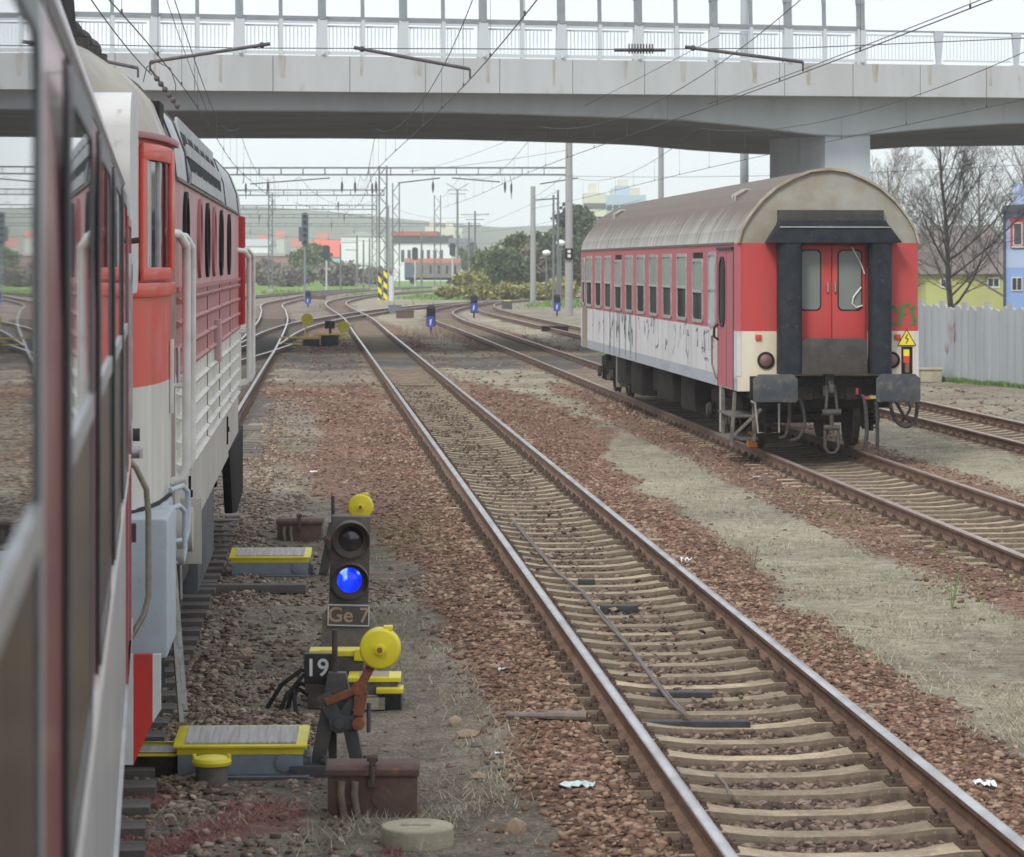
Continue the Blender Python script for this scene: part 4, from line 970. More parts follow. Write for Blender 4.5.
mb.tube([(-.06,-.27,1.0),(-.09,-.30,.66)], .022, 8); mb.tube([(.06,-.27,1.0),(.09,-.30,.66)], .022, 8); mb.cyl((-.14,-.30,.66),(.14,-.30,.66),.05,n=12)
mb.cyl((0,-.30,.66),(0,-.30,.44),.032,n=10); mb.cyl((-.12,-.3,.43),(.12,-.3,.43),.045,n=12)
mb.tube([(-.10,-.30,.43),(-.105,-.31,.14),(-.05,-.31,.05),(.05,-.31,.05),(.105,-.31,.14),(.10,-.30,.43)], .024, 10)
mb.build('screw_coupling', M('coupling_grey', spec=.12, c=(.10,.095,.09), c2=(.06,.052,.046), scale=12, rough=.65, metal=.3), pc, smooth=True)
hose = M('hose_grey', spec=.12, c=(.07,.065,.062), c2=(.04,.037,.035), scale=10, rough=.7)
def hz(pts, r=.027): 
    mb = MB(); P = [Vector(p) for p in pts]; Q = []
    for i in range(len(P)-1):
        p0, p1, p2, p3 = P[max(i-1,0)], P[i], P[i+1], P[min(i+2,len(P)-1)]
        for k in range(6):
            t = k/6; Q.append(.5*((2*p1)+(p2-p0)*t+(2*p0-5*p1+4*p2-p3)*t*t+(3*p1-p0-3*p2+p3)*t**3))
    Q.append(P[-1]); mb.tube(Q, r, 8); return mb.build('brake_hose', hose, pc, smooth=True)
hz([(-.62,-.05,.84),(-.65,-.32,.80),(-.66,-.36,.55),(-.70,-.30,.32),(-.78,-.22,.28)]); hz([(-.48,-.05,.84),(-.46,-.30,.80),(-.42,-.34,.50),(-.50,-.30,.28),(-.62,-.2,.24)])
hz([(.50,-.05,.90),(.50,-.34,.84),(.52,-.38,.4),(.50,-.36,.12)], .032); hz([(.66,-.05,.90),(.68,-.30,.80),(.69,-.34,.4),(.69,-.34,.10)], .03)
hz([(.92,-.1,.84),(.98,-.25,.55),(1.15,-.28,.44),(1.29,-.25,.55),(1.34,-.2,.86)], .03); hz([(1.02,-.1,.82),(1.12,-.25,.60),(1.24,-.25,.50)], .025); hz([(1.20,-.1,.84),(1.22,-.2,.70),(1.10,-.2,.52)], .022)
mb = MB(); mb.box(.49,.56,-.45,-.05,.86,.90,0); mb.box(.40,.43,-.2,-.05,.92,1.02,0); mb.box(.58,.74,-.34,-.2,.86,.91,1); mb.build('brake_cock', [M('cock_red', (.35,.05,.05)), M('cock_yellow_green', (.35,.45,.12))], pc, bevel=.006)
mb = MB(); mb.tube([(-1.18,-.05,.82),(-1.16,-.28,.80),(-1.12,-.30,.36),(-.80,-.30,.36),(-.80,-.28,.80)], .017, 8); mb.build('shunter_stirrup', gunmetal, pc, smooth=True)
# corner steps
mb = MB(); mb.box(-1.42,-1.02,.25,1.75,.56,.60); mb.box(-1.12,-1.06,.25,.31,.20,1.0); mb.box(-1.40,-1.34,1.55,1.62,.24,.97); mb.box(-1.48,-1.0,.4,1.65,.20,.245); mb.bar((-1.38,.30,.95),(-1.44,.28,.12),.08,.05); mb.bar((-1.02,.0,.70),(-1.40,.2,.3),.05,.05); mb.box(-1.38,-1.33,1.87,1.92,.24,1.0,1)
mb.build('door_steps', [M('step_worn', spec=.12, c=(.17,.155,.135), c2=(.10,.09,.08), scale=8, rough=.8), pwht], pc, bevel=.008)
bogie(pc, 3.3, 2.5, .46, 1.0); bogie(pc, LEN-3.3, 2.5, .46, 1.0)
mb = MB()
for y0, y1, z0, x0 in ((6.2,8.0,.33,.75),(8.4,10.6,.40,.85),(11.4,12.4,.45,.7),(13.0,14.8,.30,.85),(15.3,16.9,.42,.9),(17.2,18.2,.35,.8)):
    for s in (-1,1): mb.box(s*x0, s*(x0+.42), y0, y1, z0, .98)
mb.box(-.5,.5,1.5,22.5,.70,.97); mb.cyl((-.7,9,.45),(-.7,11,.45),.22,n=20); mb.cyl((.5,12.4,.45),(.5,14.5,.45),.20,n=20)
mb.build('underfloor_equipment', [M('underfloor_black_brown', spec=.12, c=(.016,.014,.013), c2=(.034,.028,.024), scale=3, rough=.9, c3=(.065,.05,.04), s3=9, lo3=.6)], pc, bevel=.015)
mb = MB(); mb.box(-1.30,-1.05,16.9,17.3,.30,.96); mb.build('underfloor_tank', M('streaked_tank', (.30,.29,.2), (.10,.095,.085), scale=6, streak=True), pc, bevel=.02)
for yv in (2.9, 3.2, 20.5, 20.8):
    mb = MB(); mb.tube([(-.97,yv,3.90),(-.97,yv,4.0),(-.80,yv+.02,4.10),(-.72,yv+.02,4.09)], .03, 8); mb.build('roof_vent', gunmetal, pc, smooth=True)
# orange wheel chock
x, y = G(752,447,HEAD); mb = MB(); mb.extr([(-.13,0),(.13,0),(.13,.05),(-.02,.22),(-.13,.25)], 'y', -.075, .075); ch = mb.build('wheel_chock', M('chock_orange', (.85,.33,.02), rough=.5), None, bevel=.008, loc=(x,y,HEAD+.003), rot=(0,0,PI/2))
tag(ch, 'bright orange wheel chock on the rail under the parked coach', 'wheel chock')
# ================================================================= lineside equipment
yel = M('yellow_paint', (.74,.64,.02), (.66,.54,.03), scale=6, rough=.45, c3=(.35,.25,.08), s3=22, lo3=.64, hi3=.8)
pgrey = M('machine_grey_blue', (.19,.235,.27), (.155,.185,.21), scale=5, rough=.55, c3=(.22,.20,.17), s3=16, lo3=.6)
tread = M('tread_plate', (.44,.43,.42), (.30,.27,.24), scale=9, rough=.55, metal=.2, streak=(4,.2,1), c3=(.5,.42,.1), s3=14, lo3=.66, hi3=.8)
rustbox = M('rust_brown_iron', (.095,.055,.044), (.13,.08,.062), scale=5, rough=.8, bump=.25, c3=(.24,.11,.065), s3=16, lo3=.56, hi3=.75)
rustor = M('orange_rust', (.30,.105,.045), (.19,.075,.04), scale=12, rough=.85, c3=(.12,.06,.04), s3=40)
conc2 = M('old_concrete', (.40,.365,.265), (.30,.27,.195), scale=5, rough=.9, bump=.4, c3=(.50,.46,.35), s3=20)
dkfr = M('frame_dark_blue_grey', (.055,.06,.068), (.10,.09,.08), scale=8, rough=.6, c3=(.16,.11,.08), s3=24, lo3=.6)
def ztop(py, Y): return CZ-(py-HY)*Y/F

# grey point machines with yellow lids
def point_machine(loc, rz, label, first=None):
    t = thing('point_machine', label, 'point machine', loc, rz, 'grey point machines with yellow lids')
    mb = MB(); mb.box(-.38,.38,-.20,.20,-.03,.13,0); mb.lathe([(.055,-.203),(.055,-.215),(.0,-.216)], (.265,0,.07), 'y', 20); mb.box(.38,.43,-.12,.12,-.03,.10,1); mb.box(-.36,.42,-.26,.22,-.04,.0,1)
    mb.build('casing', [pgrey, dkfr], t, bevel=.006)
    mb = MB(); mb.box(-.385,.385,-.205,.205,.12,.175); mb.extr([(-.235,.165),(-.235,.180),(.21,.232),(.23,.225),(.23,.165)], 'x', -.405, .405); ld = mb.build('lid', yel, t, bevel=.004)
    mb = MB()
    for k in range(17):
        x = -.32+k*.04; mb.box(x-.014,x+.014,.045,.40,.0,.004)
    mb.box(-.34,.34,.035,.41,-.004,.001)
    tp = mb.build('tread_plate', tread, ld); tp.location = (0,-.235,.186); tp.rotation_euler = (math.atan(.052/.445),0,0)
    return t
x, y = G(239,775); pm1 = point_machine((x, y+.22, .0), .03, 'nearest grey point machine with yellow lid, beside the small round yellow capped pot')
x, y = G(269,575); pm2 = dup(pm1, (x, y+.22, .0), .03, 'second grey point machine with yellow lid, farther off left of the blue signal')
for (px, py, lab) in ((384,0,''),): pass
# its low cable extension
mb = MB(); x, y = G(170,590); mb.box(x-.9,x+1.3,27.0,27.15,-.02,.06); tag(mb.build('wooden_beam', wood, bevel=.01), 'dark timber beam lying in front of the farther grey point machine', 'beam')
# round yellow-capped pot
x, y = G(210,783); t = thing('cable_pot', 'small round brown cable pot with a yellow cap before the nearest point machine', 'cable pot', (x, y+.1, 0))
mb = MB(); mb.lathe([(.095,-.05),(.098,.09),(.085,.10)], n=28); mb.build('pot', M('pot_brown', (.10,.085,.07), (.15,.13,.11), scale=10, rough=.8), t, smooth=True)
mb = MB(); mb.lathe([(.085,.095),(.115,.095),(.12,.115),(.11,.135),(.06,.145),(0,.148)], n=28); mb.cyl((.105,.0,.10),(.105,0,.155),.012); mb.cyl((-.105,.0,.10),(-.105,0,.155),.012); mb.build('cap', yel, t, smooth=True)
# yellow edged rodding cover next to the loco
x, y = G(155,772); mb = MB(); mb.box(x-.75,x+.14,y-.05,y+.35,-.02,.10,0); mb.box(x-.75,x+.145,y-.06,y-.03,.10,.13,1); mb.box(x-.75,x+.145,y+.30,y+.34,.10,.13,1); mb.box(x-.75,x+.14,y-.03,y+.30,.10,.115,2)
tag(mb.build('rod_cover', [dark, yel, tread], bevel=.006), 'low steel rod cover with yellow edges between the locomotive and the nearest point machine', 'rod cover')
# rusty iron chests
def chest(loc, rz, label):
    t = thing('iron_chest', label, 'iron chest', loc, rz, 'rusty iron chests')
    mb = MB(); mb.box(-.25,.25,-.13,.13,-.04,.25); mb.lathe([(.06,-.131),(.058,-.136),(0,-.137)], (.05,0,.11), 'y', 24); mb.build('box', rustbox, t, bevel=.006)
    mb = MB(); mb.extr([(-.15,.235),(-.15,.272),(-.11,.292),(.11,.292),(.15,.272),(.15,.235)], 'x', -.262, .262); mb.build('lid', rustbox, t, bevel=.008)
    mb = MB(); mb.cyl((0,-.16,.20),(0,-.16,.30),.015); mb.box(-.02,.02,-.17,-.13,.18,.22); mb.box(-.018,.018,-.165,-.10,.28,.33); mb.cyl((-.03,-.13,.335),(.03,-.13,.335),.02); mb.build('latch', bolt, t)
    for x in (-.17,-.095):
        mb = MB(); mb.tube([(x,-.155,.21),(x-.005,-.165,.14),(x+.012,-.16,.02),(x+.012,-.155,-.05)], .021, 10); mb.build('cable_sleeve', M('sleeve_tan_grey', (.20,.155,.115), (.13,.10,.085), scale=18, rough=.8), t, smooth=True)
    return t
x, y = G(372,818); ch1 = chest((x, y+.13, 0), .02, 'nearest rusty iron chest with two cable sleeves, beside the concrete disc')
x, y = G(302,539); chest2 = dup(ch1, (x-.03, y+.13, -.07), .0, 'smaller looking rusty iron chest farther off, left of the blue signal lamp')
# concrete disc
x, y = G(416,850); t = thing('concrete_disc', 'round pale concrete disc cover lying on the ground before the rusty chest', 'concrete cover', (x, y+.19, 0))
mb = MB(); mb.lathe([(.195,-.05),(.195,.085),(.188,.095),(.0,.098)], n=36); mb.box(-.08,.07,-.03,.05,.09,.106); mb.build('disc', conc2, t, bevel=.004)

# main dwarf signal Ge 7
x, y = G(346,657); sg = thing('dwarf_signal', 'two-lamp dwarf signal with a lit blue lamp and plate reading Ge 7', 'signal', (x, y+.15, 0), .07)
mb = MB(); mb.loft([[(-.21,-.13,-.1),(.21,-.13,-.1),(.21,.13,-.1),(-.21,.13,-.1)],[(-.205,-.125,.30),(.205,-.125,.30),(.205,.125,.30),(-.205,.125,.30)],[(-.17,-.07,.35),(.17,-.07,.35),(.17,.09,.35),(-.17,.09,.35)]]); sg.rotation_euler = (0,.03,.07); mb.build('plinth', M('plinth_concrete', (.22,.19,.15), (.15,.13,.105), scale=6, rough=.9, bump=.4), sg, bevel=.01)
sgm = M('signal_case_brown', (.085,.07,.062), (.12,.095,.08), scale=6, rough=.7, c3=(.16,.11,.085), s3=20, lo3=.6)
mb = MB(); mb.box(-.155,.155,-.06,.10,.36,1.10); mb.box(-.05,.05,-.04,.06,.2,.4); cs = mb.build('case', sgm, sg, bevel=.008)
lensoff = M('dark_lens', (.04,.04,.042), rough=.12, spec=.8)
for z, nm in ((.925,'off'),(.60,'on')):
    mb = MB(); n = 40; vs = []; fs = []
    for i in range(n+1):
        a = -.20*PI+1.40*PI*i/n; L_ = .05+.17*max(0,math.sin((i/n)*PI))**.7
        for r, yy in ((.150,-.06),(.150,-.06-L_),(.142,-.06-L_),(.142,-.06)): vs.append((r*math.cos(a), yy, z+r*math.sin(a)))
    for i in range(n):
        for q in range(4): fs.append((i*4+q, i*4+(q+1)%4, (i+1)*4+(q+1)%4, (i+1)*4+q))
    mb.add(vs, fs); mb.lathe([(.135,-.10),(.15,-.10),(.152,-.06)], (0,0,z), 'y', 36); hd = mb.build('lamp_hood', sgm, sg, smooth=True)
    mb = MB(); mb.lathe([(.135,-.075),(.105,-.082),(.1,-.09)], (0,0,z), 'y', 32); mb.build('lens_ring', black, hd, smooth=True)
    if nm == 'off':
        mb = MB(); mb.lathe([(.125,-.085),(.09,-.105),(.045,-.118),(0,-.122)], (0,0,z), 'y', 32); mb.build('lens', lensoff, hd, smooth=True)
    else:
        lm = bpy.data.materials.new('lit_blue_lens'); lm.use_nodes = True; N = lm.node_tree.nodes; L = lm.node_tree.links; b = N['Principled BSDF']
        tc = N.new('ShaderNodeTexCoord'); mp = N.new('ShaderNodeMapping'); mp.inputs['Rotation'].default_value=(0,math.radians(48),0); mp.inputs['Scale'].default_value = (9,1,5); L.new(tc.outputs['Object'], mp.inputs[0])
        nn = N.new('ShaderNodeTexNoise'); nn.inputs['Scale'].default_value = 1.0; nn.inputs['Detail'].default_value=2; L.new(mp.outputs[0], nn.inputs['Vector'])
        r = N.new('ShaderNodeValToRGB'); r.color_ramp.elements[0].position = .38; r.color_ramp.elements[0].color = (.0,.012,.40,1); r.color_ramp.elements[1].position=.70; r.color_ramp.elements[1].color=(.30,.5,1,1)
        e = r.color_ramp.elements.new(.58); e.color = (.004,.03,.8,1)
        L.new(nn.outputs[0], r.inputs[0]); L.new(r.outputs[0], b.inputs['Emission Color']); b.inputs['Emission Strength'].default_value = 1.35; b.inputs['Base Color'].default_value = (.01,.02,.3,1); b.inputs['Roughness'].default_value=.15
        mb = MB(); mb.lathe([(.125,-.085),(.09,-.105),(.04,-.118),(0,-.12)], (0,0,z), 'y', 32); mb.build('lens', lm, hd, smooth=True); blue_lens = lm
mb = MB(); mb.box(-.165,.165,-.158,-.062,.245,.415,0); frame_b = [(-.165,.165,.405,.415),(-.165,.165,.245,.255),(-.165,-.155,.245,.415),(.155,.165,.245,.415)]
for a,b_,c_,d_ in frame_b: mb.box(a,b_,-.163,-.158,c_,d_,1)
npl = mb.build('name_plate', [M('plate_dark', (.085,.08,.07), (.12,.11,.095), scale=12, rough=.7), M('plate_edge', (.62,.60,.54))], sg)
txt('Ge 7', .165, M('faded_orange_letters', (.52,.34,.20), (.42,.29,.18), scale=30, rough=.7), sg, (0,-.160,.328), (PI/2,0,0), 'lettering', sx=1.0).parent = npl

# point levers
def disc_lever(loc, rz, label, r=.125, z=.765, xo=.235, plate=True, mir=1):
    t = thing('point_lever', label, 'point lever', loc, rz, 'point levers with yellow weights')
    mb = MB(); mb.box(-.32,.22,-.16,.16,-.03,.05); mb.extr([(-.20,.04),(-.09,.60),(.02,.60),(.13,.04),(.05,.04),(-.035,.42),(-.11,.04)], 'y', -.04, .04)
    for q in (-.24,.15,-.1): mb.cyl((q,-.1,.04),(q,-.1,.11),.022,n=8); mb.cyl((q,-.1,.06),(q,-.1,.085),.035,n=6)
    mb.cyl((-.02,-.09,.30),(-.02,.07,.30),.062,n=20); mb.cyl((-.02,-.115,.30),(-.02,-.09,.30),.035,n=12); mb.bar((-.02,-.07,.30),(-.12,-.07,.47),.09,.03,up=(0,1,0)); mb.bar((-.02,-.07,.28),(.12,-.07,.33),.08,.03,up=(0,1,0)); mb.bar((-.02,-.07,.30),(.10,-.07,.50),.06,.03,up=(0,1,0))
    mb.cyl((.16,-.05,.24),(.16,-.05,.42),.014,n=8)
    mb.build('stand', dkfr, t, bevel=.006)
    mb = MB(); mb.cyl((-.05,.0,.5),(-.05,.0,z+.095),.018,n=12); mb.build('spindle', M('mast_dark_rust', (.05,.04,.038), (.10,.07,.055), scale=10), t, smooth=True)
    mb = MB(); mb.bar((xo,-.10,z),(xo-.13,-.10,z-.25),.055,.03,up=(0,1,0)); mb.bar((xo-.13,-.10,z-.25),(.10,-.10,.35),.06,.03,up=(0,1,0)); mb.bar((xo-.10,-.10,z-.24),(-.10,-.10,.43),.045,.025,up=(0,1,0)); mb.cyl((xo-.13,-.12,z-.25),(xo-.13,-.06,z-.25),.045,n=16); mb.cyl((.10,-.12,.30),(.10,-.04,.30),.04,n=12); mb.bar((.10,-.08,.30),(.14,-.08,.50),.04,.03,up=(0,1,0))
    lv = mb.build('lever_arm', rustor, t, bevel=.005)
    mb = MB(); mb.lathe([(0,-.20),(.02,-.20),(r-.012,-.192),(r,-.18),(r,-.09),(r-.01,-.08),(0,-.08)], (xo,0,z), 'y', 40); mb.lathe([(.012,-.225),(.032,-.225),(.034,-.19)], (xo,0,z-.0), 'y', 20); mb.box(xo+.02,xo+.075,-.17,-.10,z+r-.012,z+r+.012)
    wt = mb.build('weight', yel, lv, bevel=.003)
    mb = MB(); mb.cyl((xo,-.232,z),(xo,-.20,z),.017,n=12); mb.build('weight_bolt', rustor, wt)
    return t
x, y = G(343,770); lv1 = disc_lever((x, y, 0), .0, 'nearest point lever with big yellow weight disc on a rusty arm')
np_ = thing('number_plate', 'black square plate with white painted number 19 beside the nearest point lever', 'number plate', (x-.155, y+.10, .0))
mb = MB(); mb.box(-.09,.09,-.012,.05,.52,.70); mb.build('plate', M('plate_black', (.02,.02,.022), (.035,.035,.035), scale=20, rough=.5), np_, bevel=.004)
mb = MB(); mb.box(-.085,.10,-.0,.06,.455,.515); mb.box(.06,.11,-.02,.04,.0,.52); mb.build('bracket', M('bracket_brown', (.06,.045,.04), (.1,.07,.06), scale=9), np_)
txt('19', .15, M('white_digits', (.75,.75,.72), rough=.6), np_, (-.01,-.0145,.61), (PI/2,0,-.0), 'digits')
x, y = G(335,574); lv2 = dup(lv1, (x+.03, y, -.08), 0, 'point lever whose yellow disc shows just behind the blue-lit dwarf signal')
# yellow topped hydraulic unit behind plate 19
x, y = G(354,708); t = thing('point_heater_unit', 'low dark machinery unit with three yellow lids behind the number 19 plate', 'point machine', (x, y+.2, 0), .02)
mb = MB(); mb.box(-.33,.30,-.12,.35,-.02,.17,0); mb.box(-.33,.05,.25,.45,-.02,.30,0); mb.box(.16,.33,-.2,-.02,-.02,.10,1); mb.box(-.1,.22,-.2,-.1,-.02,.08,2); mb.build('casing', [M('machine_dark', (.06,.05,.045), (.10,.085,.07), scale=8), black, conc2], t, bevel=.008)
mb = MB(); mb.box(-.34,.06,.24,.46,.30,.34); mb.box(-.26,-.16,.22,.25,.27,.35); mb.box(-.02,.06,.22,.25,.27,.35); mb.build('rear_lid', yel, t, bevel=.006)
mb = MB(); mb.box(-.05,.32,-.13,.2,.17,.20,0); mb.box(.02,.24,-.10,.17,.20,.206,1); mb.build('front_lid', [yel, M('lid_tread_brown', (.33,.25,.18), (.4,.33,.25), scale=14)], t, bevel=.004)
mb = MB(); mb.box(.15,.34,-.21,-.01,.10,.135); mb.build('side_lid', yel, t, bevel=.006)
for k, (a, b) in enumerate((((-.30,-.1,.12),(-.52,-.25,-.02)),((-.28,-.12,.18),(-.47,-.2,-.02)),((-.3,.0,.2),(-.62,-.1,-.02)),((-.32,-.1,.08),(-.40,-.32,-.02)))):
    mb = MB(); A, Bp = Vector(a), Vector(b); mb.tube([A, A+Vector((-.08,-.0,.04)), (A+Bp)/2+Vector((-.06,0,.05)), Bp], .016, 8); mb.build('cable', black, t, smooth=True)
# rusty cap stub
x, y = G(240,664); mb = MB(); mb.cyl((x-.07,y,.03),(x+.08,y+.02,.03),.03,n=12); tag(mb.build('pipe_stub', rustbox), 'short rusty brown pipe stub lying left of the number 19 plate', 'pipe stub')
x, y = G(462,752)
for k, (px, py, s_, lab) in enumerate(((468,738,.09,'pale brown flat stone right of the nearest yellow disc'),(478,748,.05,'dark angular stone lying just below the pale brown flat stone'),(515,833,.07,'upright tan stone at the bottom edge right of the concrete disc'),(246,668,.0,''),(455,725,.06,'upright tan stone chip standing right of the yellow disc'),(478,780,.055,'flat tan stone above the concrete disc to its right'),(246,656,.05,'small upright brown stone standing left of the cable pot line'))):
    if not s_: continue
    x, y = G(px, py); mb = MB(); r_ = random.Random(k)
    V = [(p*(1+.25*r_.uniform(-1,1))) for p in (Vector(q) for q in ICO)]; mb.add([(v.x*s_, v.y*s_*.8, v.z*s_*(.9 if 'upright' in lab else .45)) for v in V], [tuple(f) for f in ICF])
    tag(mb.build('loose_stone', M('tan_rock', (.36,.28,.19), (.28,.20,.14), scale=20, rough=.9, bump=.3) if 'dark' not in lab else M('dark_rock', (.12,.10,.085), (.2,.17,.14), scale=20, rough=.9), loc=(x,y,.02)), lab, 'stone')
# litter
def litter(px, py, w_, d_, label, mat, seed, h=.02):
    x, y = G(px, py, .05); r_ = random.Random(seed); mb = MB(); n = 9; m_ = 4
    vs = [(x+(i/(n-1)-.5)*w_*(1-.3*abs(j/(m_-1)-.5))+r_.uniform(-.012,.012), y+(j/(m_-1)-.5)*d_+r_.uniform(-.05,.05)*d_*3, .055+r_.random()*h) for j in range(m_) for i in range(n)]
    mb.add(vs, [(j*n+i, j*n+i+1, (j+1)*n+i+1, (j+1)*n+i) for j in range(m_-1) for i in range(n-1)])
    o = mb.build('plastic_litter', mat); mod = o.modifiers.new('s','SOLIDIFY'); mod.thickness = .003
    return tag(o, label, 'litter', 'scraps of litter by the track')
lw = M('white_plastic', (.72,.74,.75), rough=.4); lt = M('pale_teal_plastic', (.42,.56,.53), (.60,.70,.68), scale=30, rough=.35)
litter(577,787,.22,.12,'crumpled pale green plastic scrap on the red ballast left of the main track', lt, 1, .03)
litter(686,562,.11,.08,'white scrap of paper beside the right rail of the main track', lw, 2, .05)
litter(502,671,.06,.05,'tiny bluish plastic scrap left of the main track', lt, 3)
litter(499,754,.05,.03,'tiny white scrap on grey soil left of the main track', lw, 4, .01)
litter(985,786,.14,.12,'glittering grey white shreds beside the right rail at the right edge', lw, 5, .03)
litter(757,477,.12,.08,'pale flat scrap left of the siding near the coach', lw, 6, .01)
litter(314,472,.12,.2,'small white scrap on the soil far left beside the locomotive end', lw, 7, .01)
# small far point levers / boxes
x, y = G(318,346); t = thing('point_machine', 'distant dark point machine with two yellow discs between the first two tracks', 'point machine', (x, y, 0))
mb = MB(); mb.box(-.55,.05,-.2,.2,-.02,.26); mb.box(.1,.75,.1,.5,-.02,.4); mb.cyl((.45,.2,.3),(.45,.2,.95),.05); mb.box(.25,.62,.1,.25,.65,.95); mb.build('casing', black, t)
for xx, zz in ((-.42,1.0),(.95,.72)):
    mb = MB(); mb.lathe([(.23,0),(.23,.1)], (xx,.2,zz), 'y', 20); mb.bar((xx,.3,zz),(xx-.15,.3,.2),.05); mb.build('weight', yel, t)
mb = MB(); mb.box(-1.6,1.2,.55,.62,.28,.34); mb.box(-1.3,-.6,-.25,-.1,.05,.12); mb.box(-.1,.8,.0,.1,.42,.47); mb.build('yellow_rod', yel, t)
mb = MB(); mb.box(.6,1.35,.28,.32,.72,.78); mb.build('white_arm', whitep, t)
for px, py, lab in ((462,285,0),):
    pass
def lowbox(px, py, w_, h_, label, m=None, yl=False):
    x, y = G(px, py); t = thing('relay_box', label, 'relay box', (x, y, 0), 0, 'low relay boxes in the yard')
    mb = MB(); mb.box(-w_/2,w_/2,-.25,.25,-.02,h_); mb.box(-w_/2-.04,w_/2+.04,-.29,.29,h_,h_+.05); mb.build('casing', m or dark, t, bevel=.01)
    if yl: mb = MB(); mb.box(-w_*.35,w_*.35,-.30,.30,h_+.05,h_+.10); mb.build('yellow_lid', yel, t)
    return t
lowbox(395,314,.8,.5,'dark relay box just right of the main track beyond the crossover', M('relay_blue_grey', (.13,.15,.18)))
lowbox(405,318,1.0,.38,'brown low box in front of the dark relay box right of the main track', rustbox)
lowbox(555,332,1.2,.22,'flat dark slab box on the grass left of the parked coach', dark)
lowbox(507,309,.7,.5,'dark box with a yellow top left of the tall concrete pole', M('relay_dark_green', (.06,.07,.065)), True)
lowbox(318,299.5,1.4,.3,'low dark heap-like box at the foot of the slim signal mast', rustbox)
lowbox(930,381,.55,.3,'weathered concrete block lying at the foot of the pale fence', conc2)

# distant dwarf signals with a blue lamp
def dwarf(px, py, h, label):
    x, y = G(px, py); t = thing('dwarf_signal', label, 'signal', (x, y, 0), 0, 'small distant dwarf signals with blue lamps')
    mb = MB(); mb.box(-.05,.05,-.05,.05,0,.4); mb.loft([[(-.2,-.14,.3),(.2,-.14,.3),(.2,.14,.3),(-.2,.14,.3)],[(-.2,-.14,h-.1),(.2,-.14,h-.1),(.2,.14,h-.1),(-.2,.14,h-.1)],[(-.12,-.1,h),(.12,-.1,h),(.12,.1,h),(-.12,.1,h)]]); mb.build('case', M('signal_navy', (.015,.02,.035)), t)
    for z in (.3*0+h-.28, h-.68):
        mb = MB(); mb.lathe([(.15,-.15),(.15,-.26)], (0,0,z), 'y', 16); mb.build('lamp_hood', black, t)
    mb = MB(); mb.box(-.17,.17,-.285,-.262,h-.98,h-.50); sp_ = mb.build('blue_plate', M('blue_plate', (.02,.06,.36), (.03,.08,.42), scale=6, rough=.4), t); mb = MB(); mb.bar((-.03,-.29,h-.88),(.02,-.29,h-.62),.06,.02,up=(0,1,0)); mb.bar((-.06,-.29,h-.70),(.02,-.29,h-.64),.04,.02,up=(0,1,0)); mb.build('digit', whitep, sp_)
    return t
dwarf(431,333,1.25,'small dwarf signal with blue lamp right of the main track, nearest of the distant ones')
dwarf(474,318,1.35,'small dwarf signal with blue lamp at the throat of the siding tracks')
dwarf(557,316,1.3,'small dwarf signal with blue lamp on grass left of the coach')
dwarf(308,307,1.2,'small dwarf signal with blue lamp at the foot of the slim signal mast')

# tall signal mast
x, y = G(305,301); t = thing('signal_mast', 'slim grey mast with a dark two-panel signal head above the left tracks', 'signal', (x,y,0))
mb = MB(); mb.cyl((0,0,0),(0,0,6.9),.09,.07,12); mb.box(-.12,.12,-.12,.12,0,1.0); mb.build('mast', M('mast_grey', (.20,.23,.25)), t)
mb = MB(); mb.extr(rrect(-.28,.28,4.6,7.4,.2,4), 'y', -.15, .12); mb.box(-.52,-.26,-.1,.1,5.0,6.2); mb.build('signal_head', M('signal_head_grey', (.08,.11,.13)), t)
for z in (4.95,5.5,6.05,6.6,7.1): mb = MB(); mb.lathe([(.14,-.15),(.14,-.30)], (0,0,z), 'y', 14); mb.build('lamp_hood', black, t)

# ================================================================= road bridge
BS = .33; ba = math.atan(BS)
br = thing('road_bridge', 'wide pale concrete road bridge with railings crossing over all tracks', 'bridge', (-.4, 92.0, 0), ba)
bc = M('bridge_concrete', (.46,.475,.475), (.40,.41,.405), scale=.7, rough=.85, streak=(1,1,.25), c3=(.30,.245,.18), s3=1.3, lo3=.60, hi3=.74, bump=.1)
bl = M('bridge_girder_light', (.48,.52,.55), (.41,.45,.48), scale=.5, rough=.8, streak=(1,1,.3), c3=(.33,.34,.34), s3=1.4, lo3=.6, hi3=.8)
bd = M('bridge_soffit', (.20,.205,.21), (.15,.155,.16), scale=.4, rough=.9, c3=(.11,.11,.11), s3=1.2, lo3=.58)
brl = M('railing_light_grey', (.52,.56,.58), rough=.5); bfr = M('barrier_frame_grey', (.24,.27,.28), (.19,.21,.22), scale=2, rough=.5)
ct = math.cos(ba)
def zrel(px, py):      # height of a point of the bridge's front face seen at px,py
    # front line: Y = 92 + .33*(X+.4)
    k = (px-HX)/F; Y = (92+.33*.4)/(1-.33*k); return CZ-(py-HY)*Y/F, (k*Y+.4)/ct
prof = [(60,90.5,50.5),(100,88.5,51.5),(200,89.3,55),(330,91.5,57.5),(500,94,59),(620,95.8,60.5),(800,96,63.5),(900,96.3,64.2),(1024,97,65)]
A_ = []
for px, yb, yt in prof:
    zb, u = zrel(px, yb); zt, _ = zrel(px, yt); A_.append((u, zb, zt))
us = [a[0] for a in A_]; zb0 = np.polyfit(us, [a[1] for a in A_], 1); zt0 = np.polyfit(us, [a[2] for a in A_], 1)
zbot = lambda u: float(np.polyval(zb0, u)); ztp = lambda u: float(np.polyval(zt0, u))
U0, U1, WD = -60.0, 60.0, 21.5
seg = [U0+i*2.5 for i in range(int((U1-U0)/2.5)+1)]
